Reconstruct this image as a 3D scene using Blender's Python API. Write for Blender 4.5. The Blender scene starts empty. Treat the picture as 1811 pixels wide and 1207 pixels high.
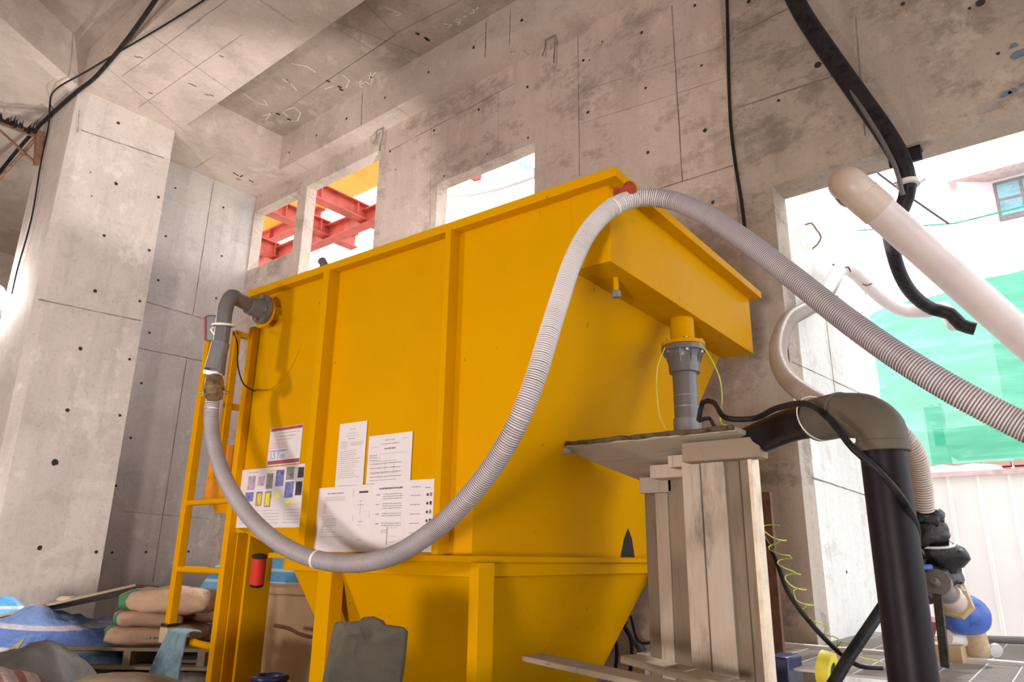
import bpy, math, random
from mathutils import Vector, Matrix, noise
C = bpy.context.scene
COL = C.collection
random.seed(7)
R_ = math.radians
# ------------------------------------------------------------------ camera, world, lights, exposure
H = 1.45
F, YAW, PITCH, ROLL = 1273.74, .685215, .2896254, .0148245
TY = .0386346            # the tank stands turned 2.2 degrees off the wall
cy, sy, cp, sp = math.cos(YAW), math.sin(YAW), math.cos(PITCH), math.sin(PITCH)
fw = Vector((-sy*cp, cy*cp, sp)); r0 = Vector((cy, sy, 0)); u0 = r0.cross(fw)
rt = r0*math.cos(ROLL) + u0*math.sin(ROLL); up = -r0*math.sin(ROLL) + u0*math.cos(ROLL)
cd = bpy.data.cameras.new('camera'); cam = bpy.data.objects.new('camera', cd); COL.objects.link(cam)
cd.sensor_width = 36; cd.lens = F*36/1811; cd.clip_start = .05; cd.clip_end = 300
cam.matrix_world = Matrix(((rt.x, up.x, -fw.x, 0), (rt.y, up.y, -fw.y, 0), (rt.z, up.z, -fw.z, H), (0, 0, 0, 1)))
C.camera = cam
C.view_settings.view_transform = 'Standard'; C.view_settings.look = 'None'
C.view_settings.gamma = 1; C.view_settings.use_curve_mapping = False
C.view_settings.exposure = 0.32
w = bpy.data.worlds.new('world'); C.world = w; w.use_nodes = True
bg = w.node_tree.nodes['Background']; bg.inputs[0].default_value = (.93, .95, 1, 1); bg.inputs[1].default_value = 2.8

def lamp(name, loc, target, energy, size, col, kind='AREA', angle=None):
    l = bpy.data.lights.new(name, kind); l.energy = energy; l.color = col
    if kind == 'AREA': l.shape = 'DISK'; l.size = size
    elif kind == 'SUN': l.angle = size
    else: l.shadow_soft_size = size
    if kind == 'SPOT' and angle: l.spot_size = angle; l.spot_blend = .5
    o = bpy.data.objects.new(name, l); COL.objects.link(o); o.location = loc
    o.rotation_euler = (Vector(target)-Vector(loc)).to_track_quat('-Z', 'Y').to_euler()
    return o
lamp('flood_lamp_front', (-3.7, -1.3, 1.55), (-2.7, 3, 1.9), 46, .30, (1, .90, .82))
lamp('hall_fill_light', (.4, -3.6, .7), (-3.5, 3.6, 5.4), 235, 1.0, (1, .88, .82))  # unseen fill light added to brighten the hall
lamp('column_fill_spot', (-4.6, -1.6, .7), (-8.1, 3.0, 3.4), 560, .3, (1, .92, .88), 'SPOT', R_(66))  # added spot that brightens the column and keeps off the tank
lamp('tank_fill_spot', (-2.9, 3.3, 2.6), (-8.4, 4.4, 6.3), 470, .05, (1, .95, .90), 'SPOT', R_(54))  # added spot inside the tank, lights the upper left wall and beams
lamp('daylight_sun', (2, 20, 20), (1.2, 8, 4), 3.0, R_(2), (1, .97, .93), 'SUN')

# ------------------------------------------------------------------ pixel to place helpers
def ray(x, y):
    return rt*((x-905.5)/F) - up*((y-603.5)/F) + fw
def P(x, y, ax, c):              # point of the photo on a world plane
    v = ray(x, y); i = 'xyz'.index(ax)
    k = ((c-H) if i == 2 else c)/v[i]
    return Vector((v.x*k, v.y*k, v.z*k+H))
def D(x, y, d):                  # point of the photo at a distance along the view axis
    v = ray(x, y)*d; return Vector((v.x, v.y, v.z+H))
ct, st_ = math.cos(TY), math.sin(TY)
def TW(x, y, z): return Vector((ct*x - st_*y, st_*x + ct*y, z))
def TP(x, y, ax, c):             # point on a plane of the tank's own frame, in tank coordinates
    v = ray(x, y); v = Vector((ct*v.x+st_*v.y, -st_*v.x+ct*v.y, v.z)); i = 'xyz'.index(ax)
    k = ((c-H) if i == 2 else c)/v[i]
    return Vector((v.x*k, v.y*k, v.z*k+H))

# ------------------------------------------------------------------ materials
def low_ior(k, v): M[k].node_tree.nodes['Principled BSDF'].inputs['IOR'].default_value = v
def nt(name):
    m = bpy.data.materials.new(name); m.use_nodes = True
    return m, m.node_tree, m.node_tree.nodes['Principled BSDF']
def N(t, kind, **kw):
    n = t.nodes.new(kind)
    for k, v in kw.items():
        if k in n.inputs: n.inputs[k].default_value = v
        else: setattr(n, k, v)
    return n
def ramp(t, src, stops):
    r = t.nodes.new('ShaderNodeValToRGB'); t.links.new(src, r.inputs[0])
    e = r.color_ramp.elements
    while len(e) < len(stops): e.new(.5)
    for q, (p, c) in zip(e, stops):
        q.position = p; q.color = (*c, 1) if isinstance(c, tuple) else (c, c, c, 1)
    return r
def mixc(t, a, b, fac, mode='MIX'):
    m = t.nodes.new('ShaderNodeMix'); m.data_type = 'RGBA'; m.blend_type = mode
    for s, v in ((m.inputs[0], fac), (m.inputs[6], a), (m.inputs[7], b)):
        if hasattr(v, 'is_output'): t.links.new(v, s)
        elif isinstance(v, (int, float)): s.default_value = v if s == m.inputs[0] else (v, v, v, 1)
        else: s.default_value = (*v, 1)
    return m.outputs[2]
def coords(t, scale=(1, 1, 1), obj=False):
    if obj: g = t.nodes.new('ShaderNodeTexCoord').outputs['Object']
    else: g = t.nodes.new('ShaderNodeNewGeometry').outputs['Position']
    mp = t.nodes.new('ShaderNodeMapping'); mp.inputs['Scale'].default_value = scale
    t.links.new(g, mp.inputs[0]); return mp.outputs[0]
def noise_n(t, vec, scale, detail=5, rough=.6, dist=0):
    n = N(t, 'ShaderNodeTexNoise', Scale=scale, Detail=detail, Roughness=rough, Distortion=dist)
    t.links.new(vec, n.inputs['Vector']); return n.outputs[0]
def bump(t, b, h, strength, dist=.01):
    n = N(t, 'ShaderNodeBump', Strength=strength, Distance=dist)
    t.links.new(h, n.inputs['Height']); t.links.new(n.outputs[0], b.inputs['Normal'])
def concrete(name, base, light, dark, patch=.5, streak=(5, 5, .5), edge=.53):
    m, t, b = nt(name)
    v = coords(t)
    n1 = noise_n(t, coords(t, (1, 1, .75)), .55, 8, .6, 0)
    c = ramp(t, n1, [(.30, dark), (.48, base), (.68, light)]).outputs[0]
    # rows of formwork panels with slightly different tone
    br = N(t, 'ShaderNodeTexVoronoi', Scale=1.0); br.distance = 'CHEBYCHEV'; t.links.new(coords(t, (.8, .8, 1.1)), br.inputs['Vector'])
    cell = ramp(t, br.outputs['Color'], [(.2, .90), (.8, 1.06)]).outputs[0]
    c = mixc(t, c, cell, .6, 'MULTIPLY')
    n2 = noise_n(t, coords(t, streak), 1.5, 7, .72)
    c = mixc(t, c, ramp(t, n2, [(.30, .74), (.46, .98), (.7, 1.07)]).outputs[0], .6, 'MULTIPLY')
    # blotches of rubbed and damp surface
    n3 = noise_n(t, coords(t, (1, 1, 1.6)), 1.7, 12, .78, 0)
    c = mixc(t, c, tuple(x*.68 for x in dark), ramp(t, n3, [(edge, 0.0), (edge+.05, patch*.5), (edge+.14, patch*.9)]).outputs[0])
    n5 = noise_n(t, coords(t, (1.2, 1.2, 1)), 2.9, 10, .75, 0)
    c = mixc(t, c, tuple(min(1, x*1.12) for x in light), ramp(t, n5, [(.55, 0.0), (.62, .45)]).outputs[0])
    n4 = noise_n(t, v, 30, 6, .75)
    c = mixc(t, c, ramp(t, n4, [(.30, .66), (.44, 1.0), (.7, 1.06)]).outputs[0], .75, 'MULTIPLY')
    vor = N(t, 'ShaderNodeTexVoronoi', Scale=11.0); t.links.new(v, vor.inputs['Vector'])
    pit = ramp(t, vor.outputs['Distance'], [(0, .25), (.04, .35), (.06, 1.0)]).outputs[0]
    msk = ramp(t, noise_n(t, v, 4, 2), [(.53, 0.0), (.58, 1.0)]).outputs[0]
    c = mixc(t, c, pit, mixc(t, (0, 0, 0), msk, .6), 'MULTIPLY')
    t.links.new(c, b.inputs['Base Color']); b.inputs['Roughness'].default_value = .88
    hh = mixc(t, n4, n3, .35)
    bump(t, b, hh, .4, .010)
    return m
def plain(name, col, rough=.5, metal=0, var=.18, scale=8, bmp=0, spec=None, stretch=(1, 1, 1)):
    m, t, b = nt(name)
    v = coords(t, stretch, True)
    n = noise_n(t, v, scale, 6, .65)
    lo = tuple(x*(1-var*1.6) for x in col); hi = tuple(min(1, x*(1+var*.6)) for x in col)
    c = ramp(t, n, [(.3, lo), (.5, col), (.72, hi)]).outputs[0]
    t.links.new(c, b.inputs['Base Color'])
    b.inputs['Roughness'].default_value = rough; b.inputs['Metallic'].default_value = metal
    if bmp: bump(t, b, n, bmp, .01)
    return m
def yellow(name='yellow_paint', col=(.585, .282, .0), rough=.3):
    m, t, b = nt(name)
    v = coords(t)
    c = ramp(t, noise_n(t, v, 1.1, 5, .6), [(.3, tuple(x*.92 for x in col)), (.7, tuple(min(1, x*1.05) for x in col))]).outputs[0]
    sp_ = noise_n(t, coords(t, (1, 1, .45)), 34, 3, .6)
    ms = ramp(t, noise_n(t, v, 2.3, 3), [(.47, 0.0), (.6, 1.0)]).outputs[0]
    k = ramp(t, sp_, [(.70, 0.0), (.735, 1.0)]).outputs[0]
    kk = mixc(t, k, ms, 1.0, 'MULTIPLY')
    c = mixc(t, c, (.10, .05, .02), kk)
    t.links.new(c, b.inputs['Base Color'])
    rr = ramp(t, noise_n(t, v, 3, 4), [(.3, rough-.06), (.7, rough+.14)]).outputs[0]
    t.links.new(rr, b.inputs['Roughness'])
    b.inputs['IOR'].default_value = 1.09
    bump(t, b, noise_n(t, v, 70, 3), .10, .003)
    return m
def timber(name, base, dark, stretch=(14, 14, 1.0)):
    m, t, b = nt(name)
    v = coords(t, stretch)
    n = noise_n(t, v, 2.2, 8, .7, .6)
    c = ramp(t, n, [(.25, dark), (.42, base), (.72, tuple(min(1, x*1.12) for x in base))]).outputs[0]
    n3 = noise_n(t, coords(t, (3, 3, .7)), 2.4, 5, .7)
    c = mixc(t, c, tuple(x*.35 for x in dark), ramp(t, n3, [(.58, 0.0), (.74, .6)]).outputs[0])
    t.links.new(c, b.inputs['Base Color']); b.inputs['Roughness'].default_value = .85
    bump(t, b, n, .5, .006); return m
def stripes(name, a, b_, c_, scale, ax='x', rough=.45, spec=.5):
    m, t, b = nt(name)
    v = coords(t, (1, 1, 1), True)
    w_ = N(t, 'ShaderNodeTexWave', Scale=scale, Distortion=1.2); w_.bands_direction = ax.upper()
    w_.inputs['Detail Scale'].default_value = .6
    t.links.new(v, w_.inputs['Vector'])
    c = ramp(t, w_.outputs[0], [(.30, a), (.36, b_), (.62, b_), (.7, c_)]).outputs[0]
    n = noise_n(t, v, 3, 5, .7)
    c = mixc(t, c, ramp(t, n, [(.3, .55), (.6, 1.0)]).outputs[0], .8, 'MULTIPLY')
    t.links.new(c, b.inputs['Base Color']); b.inputs['Roughness'].default_value = rough
    bump(t, b, noise_n(t, v, 9, 5, .7), .6, .04)
    return m
def glow(name, col, s):
    m, t, b = nt(name)
    b.inputs['Base Color'].default_value = (*col, 1)
    b.inputs['Emission Color'].default_value = (*col, 1); b.inputs['Emission Strength'].default_value = s
    return m
M = {}
M['wall'] = concrete('wall_concrete', (.55, .45, .39), (.65, .545, .48), (.43, .35, .295), .85, edge=.505)
M['pale'] = concrete('pale_concrete', (.60, .53, .48), (.70, .63, .58), (.50, .44, .39), .38)
M['grey'] = concrete('grey_concrete', (.52, .48, .46), (.60, .56, .54), (.44, .41, .39), .35)
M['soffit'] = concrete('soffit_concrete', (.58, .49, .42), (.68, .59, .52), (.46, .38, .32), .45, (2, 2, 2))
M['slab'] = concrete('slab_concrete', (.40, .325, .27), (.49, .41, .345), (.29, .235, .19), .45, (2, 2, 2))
M['green'] = concrete('damp_concrete', (.47, .45, .37), (.55, .53, .44), (.36, .35, .28), .5)
M['lintel'] = concrete('lintel_concrete', (.38, .315, .26), (.48, .405, .34), (.265, .215, .17), .9, edge=.50)  # darker than the wall: backlit shade of the lintel put into its colour
M['mossy'] = concrete('stained_concrete', (.38, .34, .27), (.50, .45, .37), (.16, .14, .11), .85)
M['outer'] = concrete('outer_concrete', (.72, .70, .67), (.8, .78, .75), (.58, .54, .5), .5)
M['ground'] = concrete('ground_concrete', (.30, .26, .22), (.38, .33, .29), (.2, .17, .14), .6, (2, 2, 2))
M['joint'] = plain('joint_dark', (.19, .155, .13), .95)  # dark lines of the formwork joints
M['patch'] = plain('grey_patch', (.36, .31, .30), .9)
M['bluesmear'] = plain('blue_smear', (.13, .17, .23), .9)
M['hole'] = plain('tie_hole_dark', (.035, .028, .024), 1)
M['chalk'] = plain('white_chalk', (.66, .61, .58), 1)
M['yellow'] = yellow()
M['yellow2'] = yellow('yellow_ladder_paint', (.66, .30, .0), .36)
M['orange'] = plain('orange_paint', (.85, .30, .003), .5)
M['rust'] = plain('bare_rust', (.30, .035, .012), .8, 0, .4, 30, .5)
M['soot'] = plain('soot_black', (.012, .009, .007), .9)
M['pvc'] = plain('grey_pvc', (.12, .112, .115), .35, 0, .12, 5)
M['pvcl'] = plain('grey_pvc_socket', (.165, .155, .155), .38, 0, .12, 5)
M['black_pipe'] = plain('black_pipe', (.012, .009, .012), .45, 0, .3, 12)
M['taupe'] = plain('taupe_pvc', (.11, .095, .075), .5, 0, .12, 5)
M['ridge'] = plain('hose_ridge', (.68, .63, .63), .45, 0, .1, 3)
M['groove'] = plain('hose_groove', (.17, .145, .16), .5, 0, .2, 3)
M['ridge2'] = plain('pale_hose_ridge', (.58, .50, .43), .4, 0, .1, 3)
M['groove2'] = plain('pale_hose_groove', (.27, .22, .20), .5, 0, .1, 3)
M['cream'] = plain('cream_pipe', (.72, .64, .63), .35, 0, .08, 4)
M['cream2'] = plain('cream_elbow', (.62, .52, .44), .4, 0, .08, 4)
M['rubber'] = plain('black_rubber', (.02, .018, .019), .45, 0, .5, 14, .1)
M['steel'] = plain('zinc_steel', (.45, .43, .42), .35, .9, .2, 20)
M['galv'] = plain('galvanised_bar', (.50, .47, .46), .5, .2, .1, 10)
M['brass'] = plain('old_brass', (.30, .22, .11), .45, .7, .4, 30)
M['tie'] = plain('white_tie', (.72, .70, .66), .4)
M['paper'] = plain('white_paper', (.67, .62, .64), .55, 0, .04, 3)
M['ink'] = plain('grey_ink', (.22, .19, .20), .9)
M['inkd'] = plain('dark_ink', (.06, .05, .06), .9)
M['maroon'] = plain('maroon_band', (.33, .07, .10), .7)
M['blueink'] = plain('blue_ink', (.16, .25, .62), .8)
M['pinkink'] = plain('pink_ink', (.66, .33, .33), .8)
M['photo_a'] = plain('photo_blue', (.16, .18, .42), .5, 0, .6, 25)
M['photo_b'] = plain('photo_grey', (.24, .24, .24), .5, 0, .6, 25)
M['photo_c'] = plain('photo_mauve', (.45, .34, .45), .5, 0, .4, 25)
M['photo_y'] = plain('photo_yellow', (.78, .55, .03), .5, 0, .3, 25)
M['highl'] = plain('yellow_highlight', (.82, .80, .18), .6)
M['underboard'] = timber('grey_underboard', (.42, .37, .30), (.24, .20, .15), (1.2, 10, 10))
M['wood'] = timber('weathered_board', (.215, .165, .115), (.10, .078, .05))
M['woodl'] = timber('pale_board', (.44, .37, .30), (.27, .21, .16))
M['woodx'] = timber('weathered_plank', (.27, .21, .15), (.10, .08, .055), (1.2, 14, 14))
M['rotten'] = plain('rotten_wood', (.10, .07, .04), .95, 0, .5, 30, .8)
M['woodcut'] = plain('sawn_edge', (.85, .72, .55), .8)
M['woodred'] = plain('reddish_wood', (.19, .085, .05), .7, 0, .3, 10)
M['stone'] = concrete('dark_stone', (.068, .057, .042), (.115, .097, .075), (.036, .030, .022), .6, (3, 3, 3))
M['bag'] = plain('kraft_bag', (.50, .33, .22), .75, 0, .22, 7, 1.0)
M['baggreen'] = plain('bag_green_print', (.06, .20, .09), .7)
M['card'] = plain('beige_panel', (.52, .35, .20), .7, 0, .1, 3)
M['tarp'] = stripes('striped_tarp', (.09, .17, .45), (.48, .46, .52), (.16, .26, .52), 1.1, 'z')
M['tarpb'] = stripes('bright_striped_tarp', (.10, .42, .80), (.62, .74, .86), (.16, .48, .82), 1.5, 'z')
M['greysheet'] = plain('grey_sheet', (.055, .047, .042), .7, 0, .4, 3, .6)
M['browncloth'] = plain('brown_cloth', (.22, .165, .115), .9, 0, .3, 5, .6)
M['checkcloth'] = stripes('checked_cloth', (.30, .12, .12), (.46, .36, .34), (.42, .33, .32), 3.2, 'y', .9)
M['wrap'] = plain('clear_wrap', (.40, .37, .36), .22, 0, .5, 10, .9)
M['towel'] = plain('blue_towel', (.14, .22, .26), .95, 0, .35, 7, .8)
M['red'] = plain('red_plastic', (.55, .03, .02), .35)
M['blue'] = plain('blue_plastic', (.012, .018, .085), .35)
M['bluep'] = plain('blue_pump_paint', (.05, .13, .50), .35, 0, .3, 15)
M['tan'] = plain('tan_plastic', (.48, .37, .23), .5, 0, .2, 10)
M['white'] = plain('white_plastic', (.78, .77, .76), .4, 0, .05, 5)
M['bin'] = plain('black_wrap', (.008, .008, .012), .22, 0, .5, 20, 1)
M['redsteel'] = plain('red_oxide_steel', (.50, .09, .06), .6, 0, .25, 5)
M['yellowsheet'] = plain('yellow_sheet', (.85, .50, .06), .6, 0, .15, 2)
M['rusty'] = plain('rusty_steel', (.24, .13, .07), .8, .2, .4, 20, .4)
M['fence'] = plain('white_sheet_metal', (.88, .88, .88), .5, 0, .03, 2)
M['wallwhite'] = plain('white_render', (.85, .82, .80), .9, 0, .05, 2)
M['pinktile'] = plain('pink_tile', (.62, .33, .28), .8, 0, .2, 5)
M['peach'] = plain('peach_panel', (.9, .66, .38), .8, 0, .08, 2)
M['shutter'] = plain('pink_shutter', (.72, .56, .55), .6)
M['frame_d'] = plain('dark_window_frame', (.20, .17, .16), .5)
M['pane'] = plain('blue_window_pane', (.20, .38, .45), .08, 0, .3, 2)
M['limewire'] = plain('green_yellow_wire', (.42, .50, .04), .45)
M['tape'] = plain('yellow_tape', (.75, .66, .06), .5)
M['paleblue'] = plain('pale_blue_steel', (.35, .45, .75), .6)
M['darkpost'] = plain('dark_rusty_steel', (.06, .045, .035), .6, .3, .5, 20)
M['glass_lamp'] = glow('lamp_glow', (1, .95, .9), 30)
for k_ in ('black_pipe', 'rubber', 'taupe'): low_ior(k_, 1.25)
def net_mat():
    m, t, b = nt('green_netting')
    v = coords(t, (1, 1, 1))
    n = noise_n(t, coords(t, (1, 1, 6)), 1.2, 5, .6, .5)
    c = ramp(t, n, [(.3, (.04, .42, .24)), (.55, (.09, .56, .36)), (.7, (.20, .70, .50))]).outputs[0]
    t.links.new(c, b.inputs['Base Color']); b.inputs['Roughness'].default_value = .8
    tr = t.nodes.new('ShaderNodeBsdfTransparent'); tl = t.nodes.new('ShaderNodeBsdfTranslucent')
    t.links.new(c, tl.inputs[0])
    m1 = t.nodes.new('ShaderNodeMixShader'); m1.inputs[0].default_value = .22
    t.links.new(b.outputs[0], m1.inputs[1]); t.links.new(tl.outputs[0], m1.inputs[2])
    m2 = t.nodes.new('ShaderNodeMixShader'); m2.inputs[0].default_value = .10
    t.links.new(m1.outputs[0], m2.inputs[1]); t.links.new(tr.outputs[0], m2.inputs[2])
    t.links.new(m2.outputs[0], t.nodes['Material Output'].inputs[0]); return m
M['net'] = net_mat()

# ------------------------------------------------------------------ mesh building
MATS = {}
def empty(name, label, cat, loc, rotz=0, group=None):
    o = bpy.data.objects.new(name, None); COL.objects.link(o)
    o.location = loc; o.rotation_euler = (0, 0, rotz); o.empty_display_size = .1
    o['label'] = label; o['category'] = cat
    if group: o['group'] = group
    MATS[o.name] = Matrix.Translation(Vector(loc)) @ Matrix.Rotation(rotz, 4, 'Z')
    return o
def tag(o, label, cat, group=None):
    o['label'] = label; o['category'] = cat
    if group: o['group'] = group
    return o
class MB:
    def __init__(s, tank=False): s.v = []; s.f = []; s.m = []; s.tank = tank; s.cur = 0
    def mat(s, i): s.cur = i; return s
    def add(s, vs, fs):
        b = len(s.v)
        s.v += [TW(*p) if s.tank else Vector(p) for p in vs]
        for f in fs: s.f.append([b+i for i in f]); s.m.append(s.cur)
        return s
    def box(s, x0, x1, y0, y1, z0, z1):
        return s.prism([(x0, y0, z0), (x1, y0, z0), (x1, y1, z0), (x0, y1, z0)], (0, 0, z1-z0))
    def prism(s, poly, ext):
        n = len(poly); e = Vector(ext); p = [Vector(q) for q in poly]
        nrm = Vector((0, 0, 0))
        for i in range(n): nrm += (p[i]-p[0]).cross(p[(i+1) % n]-p[0])
        if nrm.dot(e) > 0: p.reverse()
        return s.add(p+[q+e for q in p], [list(range(n)), list(range(2*n-1, n-1, -1))]+[[i, i+n, (i+1) % n+n, (i+1) % n] for i in range(n)])
    def quad(s, *p): return s.add(p, [list(range(len(p)))])
    def hexa(s, a, b):                     # two quads joined: loft
        n = len(a)
        return s.add(list(a)+list(b), [list(range(n-1, -1, -1)), list(range(n, 2*n))]+[[i, (i+1) % n, (i+1) % n+n, i+n] for i in range(n)])
    def tube(s, path, r, seg=16, caps=True, squash=1):
        path = [Vector(p) for p in path]; n = len(path)
        if not isinstance(r, (list, tuple)): r = [r]*n
        tan = [(path[min(i+1, n-1)]-path[max(i-1, 0)]).normalized() for i in range(n)]
        a = tan[0].orthogonal().normalized(); vs = []
        for i in range(n):
            a = (a-tan[i]*a.dot(tan[i])).normalized(); b = tan[i].cross(a)
            for k in range(seg):
                q = 2*math.pi*k/seg
                vs.append(path[i]+(a*math.cos(q)+b*math.sin(q)*squash)*r[i])
        fs = [[i*seg+k, i*seg+(k+1) % seg, (i+1)*seg+(k+1) % seg, (i+1)*seg+k] for i in range(n-1) for k in range(seg)]
        if caps: fs += [list(range(seg-1, -1, -1)), list(range((n-1)*seg, n*seg))]
        return s.add(vs, fs)
    def rod(s, p, q, r, seg=12, r2=None): return s.tube([p, q], [r, r if r2 is None else r2], seg)
    def bar(s, p, q, w, h, upv=(0, 0, 1)):  # rectangular bar between two points
        p, q = Vector(p), Vector(q); d = (q-p).normalized(); a = d.cross(Vector(upv)).normalized(); b = a.cross(d)
        o = [a*w/2+b*h/2, a*w/2-b*h/2, -a*w/2-b*h/2, -a*w/2+b*h/2]
        return s.hexa([p+k for k in o], [q+k for k in o])
    def build(s, name, mats, parent=None, bevel=0, angle=35, smooth=True, kind=None):
        if not isinstance(mats, (list, tuple)): mats = [mats]
        vs = s.v
        if parent is not None:
            inv = PM[parent.name].inverted(); off = Vector((0, 0, 0)); vs = [inv @ v for v in vs]; mw = PM[parent.name]
        else:
            lo = [min(v[i] for v in vs) for i in range(3)]; hi = [max(v[i] for v in vs) for i in range(3)]
            off = Vector(((lo[0]+hi[0])/2, (lo[1]+hi[1])/2, lo[2])); vs = [v-off for v in vs]; mw = Matrix.Translation(off)
        me = bpy.data.meshes.new(name); me.from_pydata([tuple(v) for v in vs], [], s.f)
        for k in mats: me.materials.append(M[k])
        me.polygons.foreach_set('material_index', s.m)
        me.polygons.foreach_set('use_smooth', [smooth]*len(me.polygons))
        me.update()
        if smooth: me.set_sharp_from_angle(angle=R_(angle))
        o = bpy.data.objects.new(name, me); COL.objects.link(o); o.location = off
        if parent is not None: o.parent = parent
        PM[o.name] = mw
        if bevel:
            b = o.modifiers.new('bevel', 'BEVEL'); b.width = bevel; b.segments = 2; b.limit_method = 'ANGLE'; b.harden_normals = False
        if kind: o['kind'] = kind
        return o
PM = MATS
def spline(pts, step=.02):
    pts = [Vector(p) for p in pts]
    q = [pts[0]*2-pts[1]]+pts+[pts[-1]*2-pts[-2]]; out = []
    for i in range(1, len(q)-2):
        a, b, c, d = q[i-1:i+3]; n = max(2, int((c-b).length/step))
        t0 = 0; t1 = max(1e-4, (b-a).length)**.5; t2 = t1+max(1e-4, (c-b).length)**.5; t3 = t2+max(1e-4, (d-c).length)**.5
        for k in range(n):
            t = t1+(t2-t1)*k/n
            A1 = a*((t1-t)/(t1-t0))+b*((t-t0)/(t1-t0)); A2 = b*((t2-t)/(t2-t1))+c*((t-t1)/(t2-t1)); A3 = c*((t3-t)/(t3-t2))+d*((t-t2)/(t3-t2))
            B1 = A1*((t2-t)/(t2-t0))+A2*((t-t0)/(t2-t0)); B2 = A2*((t3-t)/(t3-t1))+A3*((t-t1)/(t3-t1))
            out.append(B1*((t2-t)/(t2-t1))+B2*((t-t1)/(t2-t1)))
    out.append(pts[-1]); return out
def resample(path, step):
    out = [path[0]]; acc = 0; 
    for a, b in zip(path, path[1:]):
        L = (b-a).length; d = step-acc
        while d <= L: out.append(a.lerp(b, d/L)); d += step
        acc = L-(d-step)
    return out
def corrugated(pts, r, pitch, seg=18, lo=.93):
    base = resample(spline(pts, .03), pitch/4)
    n = len(base)-len(base) % 4; mb = MB()
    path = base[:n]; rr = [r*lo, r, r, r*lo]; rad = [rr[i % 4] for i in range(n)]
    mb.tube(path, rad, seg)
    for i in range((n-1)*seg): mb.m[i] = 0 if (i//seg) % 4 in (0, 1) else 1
    return mb
def pillow(mb, c, ax, ay, az, ex=3.2, nu=28, nv=14, wob=.012, seed=0, green=None):
    """a stuffed sack: superellipsoid with creases; ax, ay, az are half-axis vectors"""
    c = Vector(c); vs = []; fs = []; ms = []
    sg = lambda t, e: math.copysign(abs(t)**(2/e), t)
    for j in range(nv+1):
        ph = -math.pi/2+math.pi*j/nv
        for i in range(nu):
            th = 2*math.pi*i/nu
            e2 = 2.4 if ex < 3 else 3.6; x = sg(math.cos(ph), e2)*sg(math.cos(th), ex+1.5); y = sg(math.cos(ph), e2)*sg(math.sin(th), ex+1.5); z = sg(math.sin(ph), e2)
            p = c+ax*x+ay*y+az*z
            nn = noise.fractal(p*5+Vector((seed, 0, 0)), .8, 2, 4)
            p += (p-c).normalized()*nn*wob*2
            vs.append(p)
    b = len(mb.v); mb.v += vs
    for j in range(nv):
        for i in range(nu):
            mb.f.append([b+j*nu+i, b+j*nu+(i+1) % nu, b+(j+1)*nu+(i+1) % nu, b+(j+1)*nu+i])
            m_ = mb.cur
            if green and green(i/nu, j/nv): m_ = 1
            mb.m.append(m_)
    return mb
def sheet(mb, grid):
    nu = len(grid); nv = len(grid[0]); b = len(mb.v)
    for r_ in grid: mb.v += [Vector(p) for p in r_]
    for i in range(nu-1):
        for j in range(nv-1):
            mb.f.append([b+i*nv+j, b+(i+1)*nv+j, b+(i+1)*nv+j+1, b+i*nv+j+1]); mb.m.append(mb.cur)
    return mb

# ------------------------------------------------------------------ the concrete shell
W = 4.8
ZS = W+H                 # underside of the beams
ZT = 5.3+H               # underside of the slab
XL = -1.8*W              # left wall
XC = -1.65*W             # face of the big column
def marks_wall(mb, lines, holes, ax, c, eps, wd=.009, hr=.015, jm=1, hm=2):
    """formwork joints and tie holes that lie on a wall face"""
    i = 'xyz'.index(ax)
    for ln in lines:
        pts = [P(x, y, ax, c) for x, y in ln[:2]]; ww = ln[2] if len(ln) > 2 else wd
        n = 14; d = (pts[1]-pts[0]); L = d.length; d.normalize()
        o = Vector((0, 0, 0)); e = Vector((0, 0, 0)); e[i] = eps
        nrm = Vector((0, 0, 0)); nrm[i] = 1; o = d.cross(nrm)
        A = []; B = []
        for k in range(n+1):
            q = pts[0]+d*L*k/n; j = .35+random.random()*.9
            A.append(q+o*ww*j/2+e); B.append(q-o*ww*(.3+random.random()*.8)/2+e)
        mb.mat(jm).add(A+B, [[k, k+1, n+2+k, n+1+k] for k in range(n)])
    for h in holes:
        q = P(h[0], h[1], ax, c); r = hr*(h[2] if len(h) > 2 else 1)
        vs = []; n = 12; e = Vector((0, 0, 0)); e[i] = eps*1.4
        a = Vector((0, 0, 1)); nn = Vector((0, 0, 0)); nn[i] = 1; b = a.cross(nn)
        for k in range(n):
            t = 2*math.pi*k/n; rr = r*(.85+.3*random.random())
            vs.append(q+a*math.sin(t)*rr+b*math.cos(t)*rr+e)
        mb.mat(hm).add(vs, [list(range(n))])
# back wall with its openings (solid blocks around them)
Y0, Y1 = W, W+.15
w0 = P(450.7, 376.6, 'y', W); w0r = P(672, 265.6, 'y', W); zb0 = P(526, 443, 'y', W).z
m1l = P(528, 340, 'y', W).x; m1r = P(543, 332, 'y', W).x
w2l = P(774, 324, 'y', W).x; w2r = P(945.5, 252, 'y', W).x; w2t = P(945.5, 252, 'y', W).z
jx = P(1369, 332, 'y', W).x; jz = P(1369, 332, 'y', W).z
ztop = w0r.z; zbig = .50*W+H
mb = MB()
mb.box(XL-.4, w0.x, Y0, Y1, 0, ZT+.3)
mb.box(w0.x, w0r.x, Y0, Y1, ztop, ZT+.3)
mb.box(w0.x, m1l, Y0, Y1, 0, zb0)
mb.box(m1l, m1r, Y0, Y1, 0, ztop)
mb.box(m1r, w0r.x, Y0, Y1, 0, zbig)
mb.box(w0r.x, w2l, Y0, Y1, 0, ZT+.3)
mb.box(w2l, w2r, Y0, Y1, w2t, ZT+.3)
mb.box(w2l, w2r, Y0, Y1, 0, zbig)
mb.box(w2r, P(1515, 200, 'y', W).x-.85, Y0, Y1, 0, ZT+.3)
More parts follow.
